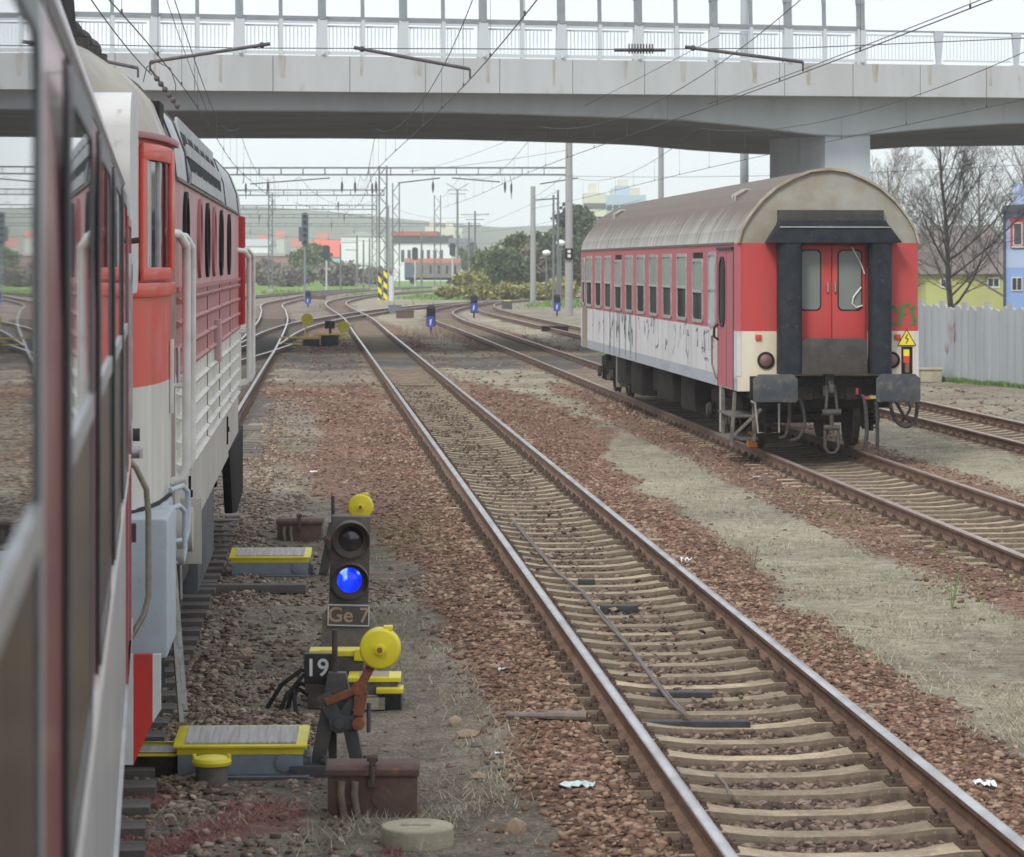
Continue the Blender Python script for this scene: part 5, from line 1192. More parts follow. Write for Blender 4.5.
for f0, f1 in ((-.02,.45),(WD-.45,WD+.02)):
    mb = MB(); g_ = .012
    for a, b in zip(seg[:-1], seg[1:]):
        vs = []
        for uu in (a+g_, b-g_):
            vs += [(uu,f0,zbot(uu)),(uu,f1,zbot(uu)),(uu,f1,ztp(uu)),(uu,f0,ztp(uu))]
        mb.add(vs, [(0,1,2,3),(7,6,5,4),(0,4,5,1),(1,5,6,2),(2,6,7,3),(3,7,4,0)])
    mb.build('fascia', bc, br)
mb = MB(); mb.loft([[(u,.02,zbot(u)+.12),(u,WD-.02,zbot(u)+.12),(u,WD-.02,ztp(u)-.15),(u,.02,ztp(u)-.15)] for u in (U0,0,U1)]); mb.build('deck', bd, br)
# girder with haunch (front, recessed) : bottom edge from the photograph
gb = [(100,111.6),(200,111.3),(330,111.8),(480,113.5),(620,118),(700,121),(760,127),(836,136.3),(870,136.6),(950,129),(1024,124)]
gu = []; gzv = []
for px, py in gb:
    k = (px-HX)/F; Y = (93.8+.33*.4)/(1-.33*k); gu.append((k*Y+.4)/ct); gzv.append(CZ-(py-HY)*Y/F)
gu = [U0,-30,-20]+gu+[30,40,U1]; gzv = [gzv[0]-.8,gzv[0]-.1,gzv[0]]+gzv+[gzv[-1]+.25,gzv[-1]+.3,gzv[-1]+.2]
mb = MB(); uu = [U0+i*1.0 for i in range(121)]
gr_ = lambda u: float(np.interp(u-5.5,gu,gzv))*.5+.5*float(np.interp(u-5.5,gu,gzv).clip(7.75,9))
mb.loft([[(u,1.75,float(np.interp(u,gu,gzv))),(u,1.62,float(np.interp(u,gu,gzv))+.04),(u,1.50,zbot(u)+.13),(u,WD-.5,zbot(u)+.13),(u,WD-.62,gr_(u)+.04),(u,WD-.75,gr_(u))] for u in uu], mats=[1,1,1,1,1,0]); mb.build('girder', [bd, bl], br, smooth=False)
# pier
pu = zrel(836,200)[1]; pw_ = 1.72
mb = MB(); mb.box(pu+.42,pu+pw_+.42,1.8,6.6,-.5,7.75); mb.build('pier', bl, br, bevel=.08)
stn = M('drip_stain', (.40,.39,.365), (.31,.265,.205), scale=3.0, rough=.9, streak=(2.5,1,.4), c3=(.40,.39,.36), s3=5, lo3=.45, hi3=.65)
rs_ = random.Random(11)
for i in range(46):
    u = -52+i*2.25+rs_.uniform(-.25,.25); l = rs_.uniform(.6,1.0); w_ = rs_.uniform(.05,.13); z = ztp(u); mb = MB()
    mb.add([(u-w_,-.0225,z-.01),(u+w_,-.0225,z-.01),(u+w_*.8,-.0225,z-l*.5),(u+w_*.7,-.0225,z-l),(u-w_*.6,-.0225,z-l*.95),(u-w_*.7,-.0225,z-l*.4)], [(0,1,2,3,4,5)]); mb.build('drip_stain', stn, br)
# steel railing with tapered posts and pickets, front edge
def rail_panel(a, b, f0, zf):
    mb = MB(); za, zb_ = zf(a), zf(b)
    for h in (.14, .98): mb.bar((a,f0,za+h),(b,f0,zb_+h),.045,.05)
    n = int((b-a)/.125)
    for i in range(1, n):
        u = a+(b-a)*i/n; mb.bar((u,f0,zf(u)+.14),(u,f0,zf(u)+.96),.018,.018,up=(0,1,0))
    return mb
# positions of the barrier's main posts (photo x 105..865 step ~76) in bridge units
mainx = [105,162,240,322,404,481,558,632,708,785,865]
us_ = [zrel(px,50)[1] for px in (240,322,404,481,558,632,708,785,862)]
st = (us_[-1]-us_[0])/8; uend = us_[-1]
k = 0; u = uend
posts_u = [uend-st*i for i in range(15)]
for u in posts_u:
    mb = MB(); z = ztp(u)
    mb.add([(u-.17,-.0,z),(u+.17,.0,z),(u+.17,.22,z),(u-.17,.22,z),(u-.15,.0,z+1.16),(u+.15,.0,z+1.16),(u+.15,.2,z+1.16),(u-.15,.2,z+1.16)], [(0,3,2,1),(4,5,6,7),(0,1,5,4),(1,2,6,5),(2,3,7,6),(3,0,4,7)], 0)
    pts = [(u,.1+.0,z+1.16),(u,.14,z+2.0),(u,.30,z+2.7),(u,.62,z+3.5),(u,1.1,z+4.3),(u,1.8,z+5.0),(u,2.7,z+5.6)]
    for a, b in zip(pts[:-1], pts[1:]): mb.bar(a, b, .26, .20, 1)
    mb.cyl((u,-.05,z+.04),(u,-.05,z+.14),.06,n=8,m=0)
    mb.build('barrier_post', [brl, bfr], br)
for u in posts_u[1:]:
    um = u+st/2; mb = MB(); z = ztp(um)
    mb.bar((um,.08,z),(um,.1,z+1.16),.13,.12,0)
    pts = [(um,.12,z+1.16),(um,.16,z+2.0),(um,.32,z+2.7),(um,.64,z+3.5),(um,1.12,z+4.3),(um,1.82,z+5.0)]
    for a, b in zip(pts[:-1], pts[1:]): mb.bar(a, b, .12, .1, 1)
    mb.build('barrier_mullion', [brl, bfr], br)
ub = posts_u[-1]
mb = MB(); mb.bar((ub,.10,ztp(ub)+1.18),(uend,.10,ztp(uend)+1.18),.09,.16,1); mb.bar((ub,.10,ztp(ub)+1.06),(uend,.10,ztp(uend)+1.06),.07,.05,0); mb.bar((ub,.10,ztp(ub)+.10),(uend,.10,ztp(uend)+.10),.08,.10,0)
mb.bar((ub,.42,ztp(ub)+3.05),(uend,.42,ztp(uend)+3.05),.07,.07,1); mb.build('barrier_rail', [brl, bfr], br)
for (a, b) in ((ub, uend),): pass
for i in range(14):
    rail_panel(posts_u[i+1]+.2, posts_u[i]-.2, .45, ztp).build('railing_panel', brl, br)
rp = [zrel(px,50)[1] for px in (860,940,1017)]; rs = (rp[2]-rp[0])/2
for i in range(14):
    u = rp[0]+.0+rs*i
    if i:
        mb = MB(); z = ztp(u); mb.add([(u-.07,.0,z),(u+.07,.0,z),(u+.07,.12,z),(u-.07,.12,z),(u-.17,.0,z+1.12),(u+.17,.0,z+1.12),(u+.17,.12,z+1.12),(u-.17,.12,z+1.12)], [(0,3,2,1),(4,5,6,7),(0,1,5,4),(1,2,6,5),(2,3,7,6),(3,0,4,7)]); mb.box(u-.16,u+.16,-.02,.14,z,z+.03); mb.build('railing_post', bl, br)
    rail_panel(u+.18, u+rs-.18, .06, ztp).build('railing_panel', brl, br)
mb = MB(); u0 = rp[0]+.15; mb.bar((u0,.06,ztp(u0)+1.12),(58,.06,ztp(58)+1.12),.06,.06); mb.build('handrail', bfr, br)
# far side railing of the bridge
mb = MB(); zf = lambda u: ztp(u)+.0
mb.bar((-58,WD-.2,zf(-58)+1.0),(58,WD-.2,zf(58)+1.0),.06,.06); mb.bar((-58,WD-.2,zf(-58)+.3),(58,WD-.2,zf(58)+.3),.04,.04)
for i in range(78): u = -58+i*1.5; mb.bar((u,WD-.2,zf(u)),(u,WD-.2,zf(u)+1.0),.05,.05,up=(0,1,0))
mb.build('far_handrail', brl, br)
# glazing of the noise barrier
gl = bpy.data.materials.new('barrier_glass'); gl.use_nodes = True; N = gl.node_tree.nodes; L = gl.node_tree.links
b = N['Principled BSDF']; b.inputs['Base Color'].default_value = (.8,.87,.9,1); b.inputs['Roughness'].default_value = .1; b.inputs['Alpha'].default_value = .04; b.inputs['Specular IOR Level'].default_value=.3
mb = MB(); fs_ = [(.17,1.5),(.19,2.0),(.35,2.7),(.66,3.5),(1.14,4.3),(1.84,5.0)]
for i in range(14):
    a, b_ = posts_u[i+1]+.15, posts_u[i]-.15
    vs = [(u, f_, ztp(u)+h) for f_, h in fs_ for u in (a, b_)]
    mb.add(vs, [(2*j,2*j+1,2*j+3,2*j+2) for j in range(len(fs_)-1)])
mb.build('barrier_glass', gl, br)
# lamp column standing on the bridge
x, z = U(763, 60, 112); t = thing('lighting_column', 'light grey column rising behind the bridge barrier right of centre', 'lamp post', (x, 121, 0)); mb = MB(); mb.cyl((0,0,0),(0,0,20),.20,.15,14); mb.build('column', M('column_grey', (.36,.40,.42)), t, smooth=True)
# ================================================================= overhead line
wirem = M('wire_dark', (.05,.05,.055), rough=.6); insm = M('insulator_brown', (.045,.04,.042), (.09,.075,.07), scale=10, rough=.5); galv = M('galvanised_steel', (.17,.19,.20), (.12,.13,.135), scale=2.5, rough=.6, metal=.2)
cpole = M('concrete_pole', (.33,.335,.33), (.27,.27,.265), scale=1.5, rough=.9, streak=True)
def lattice(mb, x, y, h, w=.45, w2=None, z0=0, step=None, m=0, leg=.07, diag=.035):
    w2 = w2 or w; n = int(h/(step or w*1.3)); 
    def c(t): ww = (w+(w2-w)*t)/2; return [(x-ww,y-ww),(x+ww,y-ww),(x+ww,y+ww),(x-ww,y+ww)]
    for k in range(4):
        a, b = c(0)[k], c(1)[k]; mb.bar((*a,z0),(*b,z0+h),leg,leg,m,up=(0,1,0))
    for i in range(n):
        t0, t1_ = i/n, (i+1)/n
        for k in ((0,1) if i%2 else (1,0)), ((3,2) if i%2 else (2,3)), ((1,2) if i%2 else (2,1)), ((0,3) if i%2 else (3,0)):
            mb.bar((*c(t0)[k[0]],z0+h*t0),(*c(t1_)[k[1]],z0+h*t1_),diag,diag,m,up=(0,1,0))
def lat_mast(px, py, h, label, w=.45, Y=None, w2=None):
    if Y is None: x, Y = G(px, py)
    else: x = (px-HX)*Y/F
    t = thing('lattice_mast', label, 'lattice mast', (x, Y, 0), 0, 'overhead line lattice masts')
    mb = MB(); lattice(mb, 0, 0, h, w, w2, leg=.10 if Y > 150 else .07, diag=.05); mb.build('lattice', galv, t)
    mb = MB(); mb.box(-w*.8,w*.8,-w*.8,w*.8,-.2,.35); mb.build('footing', conc2, t)
    return t
def boom(Y, z, px0, px1, label, d=.42, sk=0.0):
    x0, x1 = (px0-HX)*Y/F, (px1-HX)*Y/F
    t = thing('portal_boom', label, 'overhead boom', (x0, Y, z), 0, 'lattice booms carrying the overhead line'); L_ = x1-x0
    mb = MB()
    for s in (0,1):
        for yy in (-.18,.18): mb.bar((0,yy,s*d),(L_,yy,s*d),.09,.09)
    n = int(L_/1.3)
    for i in range(n+1):
        u = L_*i/n
        for yy in (-.18,.18): mb.bar((u,yy,0),(u,yy,d),.05,.05,up=(0,1,0))
        if i < n: mb.bar((u,-.18,d if i%2 else 0),(L_*(i+1)/n,.18,d if i%2 else 0),.03)
    mb.build('lattice', galv, t)
    ni = max(2, int(L_/7))
    for i in range(ni):
        u = L_*(i+.5)/ni+random.uniform(-1,1); mb = MB(); mb.tube([(u,0,0),(u+random.uniform(-.2,.4),0,-.5)], .02, 5); q = mb.v[-1]
        mb.lathe([(.02,-.5),(.06,-.62),(.065,-.95),(.03,-1.15),(.01,-1.5)], (u+.1,0,0), 'z', 8); mb.build('insulator', insm, t)
    return t
# concrete poles
def cp(px, pyb, ztop_, r, label, Y=None, box=False):
    if Y is None: x, Y = G(px, pyb)
    else: x = (px-HX)*Y/F
    t = thing('concrete_pole', label, 'catenary pole', (x, Y, 0), 0, 'round concrete catenary poles')
    mb = MB(); mb.cyl((0,0,-.2),(0,0,ztop_),r,r*.8,14); mb.build('pole', cpole, t, smooth=True)
    if box: mb = MB(); mb.box(-.25,.25,-r-.12,-r-.02,3.35,4.05,0); mb.box(-.09,.09,-r-.13,-r-.12,3.5,3.68,1); mb.box(-.09,.09,-r-.13,-r-.12,3.78,3.95,1); mb.build('number_board', [black, whitep], t)
    return t
cp(569,315,11.6,.26,'tallest round concrete pole left of the parked coach with a black board', box=True)
cp(533,303.5,9.2,.24,'shorter plain concrete pole left of the tallest one')
cp(661,0,12.5,.15,'concrete pole rising directly behind the parked coach roof', Y=135)
cp(1190,0,9.4,.17,'concrete pole carrying the cross wire on the right', Y=42); cp(-300,0,9.4,.17,'concrete pole carrying the cross wire on the left', Y=42)
mA = lat_mast(383,304.5,10.6,'lattice mast with yellow and black stripes at its foot', .58)
sb = bpy.data.materials.new('hazard_stripes'); sb.use_nodes = True; N = sb.node_tree.nodes; L = sb.node_tree.links; b = N['Principled BSDF']
tc = N.new('ShaderNodeTexCoord'); wv = N.new('ShaderNodeTexWave'); wv.bands_direction = 'DIAGONAL'; wv.inputs['Scale'].default_value = .75; L.new(tc.outputs['Object'], wv.inputs['Vector'])
rr_ = N.new('ShaderNodeValToRGB'); rr_.color_ramp.interpolation = 'CONSTANT'; rr_.color_ramp.elements[0].color = (.03,.03,.03,1); rr_.color_ramp.elements[1].position = .5; rr_.color_ramp.elements[1].color = (.80,.68,.03,1)
L.new(wv.outputs[0], rr_.inputs[0]); L.new(rr_.outputs[0], b.inputs['Base Color'])
mb = MB(); mb.box(-.36,-.10,-.40,-.32,.1,2.5); mb.box(.06,.34,-.40,-.32,.0,2.6); mb.build('warning_board', sb, mA)
x, y = G(391.5,301); t = thing('white_drum', 'white cylindrical post standing beside the striped lattice mast', 'post', (x, y, 0)); mb = MB(); mb.cyl((0,0,0),(0,0,2.1),.22,n=16); mb.bar((.1,0,2.2),(1.0,0,3.2),.10); mb.bar((0,0,2.1),(-.5,0,2.5),.06); mb.build('tube', M('tube_white', (.6,.63,.65)), t)
lat_mast(396,0,11.6,'second lattice mast just right of the striped one', .7, Y=300)
lat_mast(374.5,0,12.0,'thin lattice mast just left of the striped one', .55, Y=330)
lat_mast(437.5,0,11.4,'lattice mast standing before the distant goods wagon', .75, Y=345)
lat_mast(270.5,292.5,10.8,'slender lattice mast at left above the green verge', .4)
cp(388,0,8.8,.16,'thin concrete pole between the two lattice masts', Y=280)
# booms
boom(174, 8.55, 40, 566, 'nearest and longest lattice boom reaching to the tallest concrete pole')
boom(230, 8.65, 150, 384, 'second lattice boom ending at the striped mast')
boom(287, 8.6, 150, 376, 'third lattice boom behind the striped mast', .4)
boom(345, 8.7, 150, 372, 'fourth and faintest lattice boom over the left tracks', .4)
boom(430, 8.8, 170, 480, 'farthest thin lattice boom in the haze', .4)
for px, lab in ((40,'lattice mast holding the left end of the nearest boom'),): lat_mast(px, 0, 9.5, lab, .5, Y=174)
# far thin masts
def thin(px, py0, py1, Y, label, w=.16, arm=None, kind='thin_mast'):
    x, zt = U(px, py0, Y); t = thing(kind, label, 'mast', (x, Y, 0), 0, 'thin distant masts'); mb = MB(); mb.cyl((0,0,0),(0,0,zt),w,w*.7,8)
    if arm: 
        for a in arm: mb.bar((0,0,zt+a[1]),(a[0],0,zt+a[1]+a[2]),.10)
    mb.build('mast', galv, t); return t
thin(457.5,190,0,430,'floodlight mast with a crown of lamps behind the goods wagon',.2,[(1.6,0,0),(-1.6,0,0),(1.2,-.6,0),(-1.2,-.6,0),(1.7,0,1.0),(-1.7,0,1.0)])
thin(475,211,0,400,'thin mast with crossarms right of the floodlight mast',.18,[(2,-.5,0),(-2,-.5,0),(1.3,-1.2,0),(-1.3,-1.2,0)])
thin(340.5,244,0,340,'thin plain mast before the red roofed houses',.12)
thin(357,235,0,380,'thin mast with brackets before the white warehouse',.16,[(-2,-1,0),(-1.6,-2,0)])
thin(363.5,240,0,350,'thin mast right of the bracket mast before the warehouse',.12)
thin(369.5,238,0,350,'thin mast close left of the mast cluster',.12)
thin(421.5,232,0,380,'thin mast at the near end of the goods wagon',.16,[(1.0,-.3,0)])
thin(469,222,0,330,'thin mast right of the goods wagon',.14,[(1.4,-.4,0)])
thin(558,190,0,200,'thin steel mast close left of the tallest concrete pole',.11,[(-1.6,-.6,-.1)])
thin(553.5,195,0,205,'thin tapered mast left of two lamp posts',.10)
for px, zt, Y, lab in ((546.5,251,240,'shorter white lamp post left of the coach'),(560.5,241,215,'taller white lamp post left of the coach')):
    x, z = U(px, zt, Y); t = thing('lamp_post', lab, 'lamp post', (x, Y, 0)); mb = MB(); mb.cyl((0,0,0),(0,0,z-.3),.10,.06,8); mb.build('pole', galv, t)
    mb = MB(); mb.sphere((0,0,z-.15),.36,6,0,.7); mb.build('lamp_head', M('lamp_white', (.75,.78,.8), rough=.3), t, smooth=True)
x, y = G(546,302); 
def far_light_signal(px, Y, py, label):
    x, z = U(px, py, Y); t = thing('colour_light_signal', label, 'signal', (x, Y, 0), 0, 'distant light signals'); mb = MB(); mb.cyl((0,0,0),(0,0,z),.1,n=8); mb.build('mast', M('mast_white_grey', (.5,.53,.55)), t); mb = MB(); mb.extr(rrect(-.4,.4,z-.8,z+.9,.3,3), 'y', -.2, .1); mb.build('signal_head', M('signal_navy', (.015,.02,.035)), t)
far_light_signal(452.5,380,250,'dark headed light signal right of the goods wagon'); far_light_signal(415,385,254,'dark headed light signal at the left end of the goods wagon')
far_light_signal(326.5,330,253,'dark headed light signal left of the warehouse')
# wires: contact + messenger per track with droppers
def cat(P, z, label, off=0.0, zm=1.3, y0=-4, y1=165, span=46, start=42):
    t = thing('overhead_wire', label, 'overhead wire', (0,0,0), 0, 'overhead wires')
    sup = [start-span, start, start+span, start+2*span, start+3*span]
    mb = MB(); Ys = np.linspace(y0, y1, 80)
    def zz(y):
        k = (y-start)/span; fr = k-math.floor(k); return zm*(1-.62*4*fr*(1-fr))
    def zig(y): return off+.18*math.cos((y-start)/span*PI)
    pt = [(float(xat(P,y))+zig(y), float(y)) for y in Ys]
    mb.tube([(a,b,HEAD+z) for a,b in pt], .0085, 5); mb.build('contact_wire', wirem, t)
    mb = MB(); mb.tube([(a,b,HEAD+z+zz(b)) for a,b in pt], .008, 5); mb.build('messenger_wire', wirem, t)
    y = start-span+4
    while y < y1:
        mb = MB(); a = float(xat(P,y))+zig(y); mb.bar((a,y,HEAD+z),(a,y,HEAD+z+zz(y)),.006); mb.cyl((a,y,HEAD+z-.01),(a,y,HEAD+z+.05),.014,n=6); y += 6.6
        mb.build('dropper', wirem, t)
cat(P1, 5.78, 'overhead wire running above the main track', -.45); cat(P2, 5.80, 'overhead wire running above the locomotive', -.0); cat(P3, 5.86, 'overhead wire running above the parked coach track', -.35, y1=150); cat(P4, 5.80, 'overhead wire above the rightmost track', .1, y1=150)
cat(PL, 5.7, 'overhead wire above the far diagonal track', 0, y0=130, y1=225)
# extra feeder wires crossing obliquely
def wire(a, b, label, sag=.4, r=.008):
    mb = MB(); A, Bv = Vector(a), Vector(b); mb.tube([A.lerp(Bv, k/20)+Vector((0,0,-sag*4*(k/20)*(1-k/20))) for k in range(21)], r, 5)
    tag(mb.build('wire', wirem), label, 'wire', 'single oblique wires')
def W3(px, py, Y): x, z = U(px, py, Y); return (x, Y, z)
wire(W3(985,-2,52), W3(590,141,150), 'oblique wire rising to the upper right across the bridge front', .2, .011)
wire(W3(88,-5,30), W3(152,75,44), 'oblique wire at upper left ending above the locomotive roof', .05)
wire(W3(165,-5,60), W3(215,130,84), 'oblique wire slanting down right in front of the bridge at left', .1)
wire(W3(410,172,174), W3(720,35,70), 'long oblique wire from the nearest boom towards the upper right', .5)
wire(W3(565,176,174), W3(1100,160,120), 'nearly level wire from the tallest pole to the right behind the coach', .3, .012)
wire(W3(410,171,174), W3(568,150,172), 'short wire from the nearest boom to the tallest pole', .1, .012)
wire(W3(228,190,200), W3(380,185,330), 'faint wire beside the left booms', .5, .014); wire(W3(230,232,260), W3(600,240,260), 'faint level wire low across the haze', .6, .012)
wire(W3(440,240,330), W3(560,190,200), 'wire climbing to the thin steel mast', .3, .012); wire(W3(470,232,330), W3(640,200,150), 'wire climbing towards the coach roof', .4, .012)
# cross wire span in front of the bridge with steady arms and insulator
t = thing('cross_span', 'level cross wire with steady arms strung in front of the bridge', 'cross span', (0, 42, 0))
xw = lambda px: (px-HX)*42/F
zw = CZ+(HY-48)*42/F
mb = MB(); mb.tube([(xw(-300),0,zw+.3),(xw(90),0,zw+.05),(xw(240),0,zw),(xw(620),0,zw-.02),(xw(800),0,zw),(xw(1190),0,zw+.25)], .007, 5); mb.build('span_wire', wirem, t)
arms = [((262,45),(150,62)),((362,49),(470,69)),((693,48),(803,62)),((60,52),(138,68))]
for (a, b_) in arms:
    A = Vector((xw(a[0]),0,CZ+(HY-a[1])*42/F)); Bv = Vector((xw(b_[0]),0,CZ+(HY-b_[1])*42/F))
    mb = MB(); mb.tube([A, Bv], .026, 8); mb.tube([Bv, Bv+Vector((0,0,-.14))], .018, 6); am = mb.build('steady_arm', M('arm_dark', (.05,.05,.055), (.11,.09,.08), scale=9, rough=.6), t, smooth=True)
    mb = MB(); mb.sphere(A, .045, 6); mb.tube([A, A+(A-Bv).normalized()*.12], .03, 6); mb.build('clamp', wirem, am)
mb = MB(); c0 = Vector((xw(640),0,zw-.01))
mb.tube([c0+Vector((-.38,0,-.02)), c0+Vector((.38,0,-.02))], lambda f: .025+.02*math.sin(f*PI*3)**2, 8, 0)
for k in range(9): u = -.17+k*.043; mb.cyl(c0+Vector((u,0,0)), c0+Vector((u+.018,0,0)), .075, n=14, m=0)
mb.build('insulator', [insm], t, smooth=False)
# bracket insulator groups near loco top
t = thing('hanging_insulator', 'knot of insulators and loops hanging above the locomotive roof', 'insulator', (xw(150), 42, zw-.4))
mb = MB(); mb.tube([(0,0,.1),(.25,0,-.25),(.42,0,-.5)], .02, 6)
for k in range(6): f = k/5; mb.sphere((.1+.3*f,0,-.05-.4*f), .045, 5)
mb.tube([(-.10,0,-.1),(-.05,0,.12),(.1,0,.2),(.3,0,.1),(.38,0,-.15),(.36,0,-.4)], .008, 5); mb.build('insulator_chain', insm, t)
# registration arms on the distant spans
t = thing('cross_span', 'distant level wires with dark dropper insulators beneath the nearest boom', 'cross span', (0, 173.6, 0))
xb = lambda px: (px-HX)*173.6/F; zb_ = lambda py: CZ+(HY-py)*173.6/F
for i, (a, b_) in enumerate((((398,183),(440,178)),((452,178),(500,182)),((540,184),(578,178)),((250,184),(330,178)))):
    mb = MB(); mb.bar((xb(a[0]),0,zb_(a[1])),(xb(b_[0]),0,zb_(b_[1])),.07); mb.build('steady_arm', wirem, t)
for i, px in enumerate((268,342,355,376,433,505)):
    mb = MB(); dx = xb(px); mb.lathe([(.02,zb_(181)),(.07,zb_(184)),(.075,zb_(188)),(.02,zb_(193))], (dx,0,0), 'z', 8); mb.bar((dx,0,zb_(177)),(dx,0,zb_(182)),.03); mb.build('insulator', insm, t)

# ================================================================= fence, trees, buildings at right
fm = M('fence_concrete', (.36,.39,.40), (.30,.32,.33), scale=1.2, rough=.9, streak=True, c3=(.26,.26,.24), s3=7, lo3=.58, hi3=.8, bump=.15)
fe = thing('concrete_fence', 'pale grey concrete paling fence with rounded tops at the right', 'fence', (9.2, 84.5, 0), -math.atan(3.62))
rg = random.Random(3); u = 0; i = 0
while u < 26:
    wd = rg.choice((.22,.25,.26)); h = 1.98+rg.uniform(-.05,.05)+ (.08 if i % 6 == 0 else 0); yo = -.04 if i % 2 else .0
    mb = MB(); n = 8; top = [(u+wd/2+wd/2*math.cos(PI*k/n), h-wd*.32+wd*.32*math.sin(PI*k/n)) for k in range(n+1)] if i % 6 else [(u+wd,h+.05),(u,h+.05)]
    mb.extr([(u,-.2),(u+wd,-.2)]+top, 'y', yo-.03, yo+.03); mb.build('paling', fm, fe); u += wd*.97; i += 1
mb = MB(); mb.box(0,26,.03,.09,.4,.52); mb.box(0,26,.03,.09,1.4,1.52); mb.build('cross_beam', fm, fe)
mb = MB(); zz = random.Random(2)
for k in range(9):
    a = 9.3+zz.uniform(-.3,.3); z_ = 1.0+zz.random()*.6; stroke(mb, [(a,z_),(a+zz.uniform(-.2,.2),z_-.25),(a+zz.uniform(-.2,.2),z_-.1)], .035, 'y', -.0725-.0003*k)
mb.build('graffiti', M('graffiti_faded_red', (.36,.22,.23)), fe)

bark = M('bare_bark', (.16,.148,.135), (.22,.205,.185), scale=4, rough=.95)
def bare_tree(px, Y, h, label, seed, spread=1.0, r0=.16, lean=0, depth=5):
    rt = random.Random(seed); x = (px-HX)*Y/F; t = thing('bare_tree', label, 'tree', (x, Y, 0), 0, 'leafless trees behind the fence'); tr = MB(); cr = MB()
    def limb(p, d, L_, r, lv, up):
        n = 6 if lv < 3 else 4; pts = [p]; dd = d.copy()
        for k in range(n):
            dd = (dd+Vector((rt.uniform(-1,1),rt.uniform(-1,1),rt.uniform(-.6,.6)))*.10+Vector((0,0,up))).normalized(); pts.append(pts[-1]+dd*L_/n)
        (tr if lv == 0 else cr).tube(pts, r, 8 if lv == 0 else 5 if lv < 3 else 3, 0, False, r2=r*.28)
        if lv >= depth: return
        nb = 25 if lv == 0 else 9 if lv == 1 else 6 if lv == 2 else 4
        for k in range(nb):
            f = (.16+.80*k/nb) if lv == 0 else rt.uniform(.25,.98)
            i_ = min(n-1, int(f*n)); q = pts[i_].lerp(pts[i_+1], f*n-i_); ax = (pts[i_+1]-pts[i_]).normalized()
            a = rt.uniform(0,2*PI); side = Vector((math.cos(a),math.sin(a),rt.uniform(-.2,.3))); side = (side-ax*side.dot(ax)).normalized()
            if lv == 0: nd = (side*spread*(1.25-.7*f)+Vector((0,0,.55+.5*f))).normalized(); LL = h*.72*(1-.68*f)*rt.uniform(.8,1.15)
            else: nd = (ax+side*rt.uniform(.5,.9)).normalized(); LL = L_*rt.uniform(.38,.6)*(1.15-.5*f)
            limb(q, nd, LL, max(.0065, r*(1-.72*f)*rt.uniform(.4,.55)), lv+1, .055 if lv < 2 else .02)
    limb(Vector((0,0,-.2)), Vector((lean,0,1)), h*.97, r0, 0, .05)
    tr.build('trunk', bark, t); cr.build('crown', bark, t); return t
bare_tree(952, 124, 8.6, 'large leafless spreading tree directly behind the pale fence', 4, 1.15, .15, depth=4)
bare_tree(1008, 150, 9.6, 'leafless tree standing behind the blue house', 9, .9, .14, depth=3)
bare_tree(900, 160, 9.0, 'leafless tree far behind, mostly hidden by the coach end', 12, .9, .13, depth=4)
bare_tree(982, 185, 10.2, 'thin leafless tree over the yellow house roof', 17, .9, .13, depth=3)

def house(name, label, cat_, x0, x1, Y, dep, h, wall, roofm=None, rh=1.6, gable='x', wins=(), group=None, rz=0, ov=.35):
    t = thing(name, label, cat_, ((x0+x1)/2, Y, 0), rz, group); W = (x1-x0)/2
    mb = MB(); mb.box(-W,W,0,dep,-.5,h); mb.build('wall', wall, t)
    if roofm:
        mb = MB()
        if gable == 'x': mb.extr([(-ov,h),(dep+ov,h),(dep/2,h+rh)], 'x', -W-ov, W+ov)
        elif gable == 'y': mb.extr([(-W-ov,h),(W+ov,h),(0,h+rh)], 'y', -ov, dep+ov)
        else: mb.box(-W-ov,W+ov,-ov,dep+ov,h,h+rh)
        mb.build('roof', roofm, t)
    for (a, b, c_, d_, fm_) in wins:
        mb = MB(); mb.box(a,b,-.06,-.001,c_,d_,0); w_ = mb.build('window', fm_ or whitep, t)
        mb = MB(); w2 = (b-a)*.10; mb.box(a+w2,(a+b)/2-w2*.4,-.072,-.06,c_+.1,d_-.1); mb.box((a+b)/2+w2*.4,b-w2,-.072,-.06,c_+.1,d_-.1); mb.build('pane', glass, w_)
    return t
# blue house (left corner at photo x 1004)
Y = 135; X0 = (1004-HX)*Y/F
lb = M('house_light_blue', (.42,.53,.74), (.46,.57,.78), scale=.4, rough=.85); db = M('house_mid_blue', (.27,.42,.72), rough=.85); redw = M('window_red_surround', (.52,.055,.075)); dslate = M('dark_roof_edge', (.07,.08,.09), rough=.6)
t = thing('blue_house', 'two-tone blue house with a red framed window at the right edge', 'house', (X0, Y, 0), -.175); Hh = ztop(211, Y); zm_ = ztop(268, Y)
mb = MB(); mb.box(0,11,0,8,zm_,Hh); mb.build('upper_wall', lb, t); mb = MB(); mb.box(.01,11,.01,8,-.5,zm_); mb.build('lower_wall', db, t)
mb = MB(); mb.extr([(-.12,Hh-.02),(-.12,Hh+.12),(0,Hh+.25),(11,Hh+1.0),(11,Hh)], 'y', -.45, 8.3); mb.build('roof', dslate, t); mb = MB(); mb.cyl((.02,-.10,0),(.02,-.10,Hh),.06,n=8); mb.build('downpipe', dslate, t)
mb = MB(); mb.box(.45,5,2.5,7,Hh,ztop(184,Y+2.5)); mb.build('attic_wall', lb, t)
zA, zB = ztop(248,Y), ztop(218,Y); mb = MB(); mb.box(.30,1.55,-.05,-.001,zA,zB,0); w_ = mb.build('window', redw, t); mb = MB(); mb.box(.42,.86,-.08,-.05,zA+.12,zB-.22,1); mb.box(.47,.81,-.09,-.08,zA+.17,zB-.27,0); mb.box(.36,.92,-.12,-.05,zA+.02,zA+.08,1); mb.build('pane', [glass, whitep], w_)
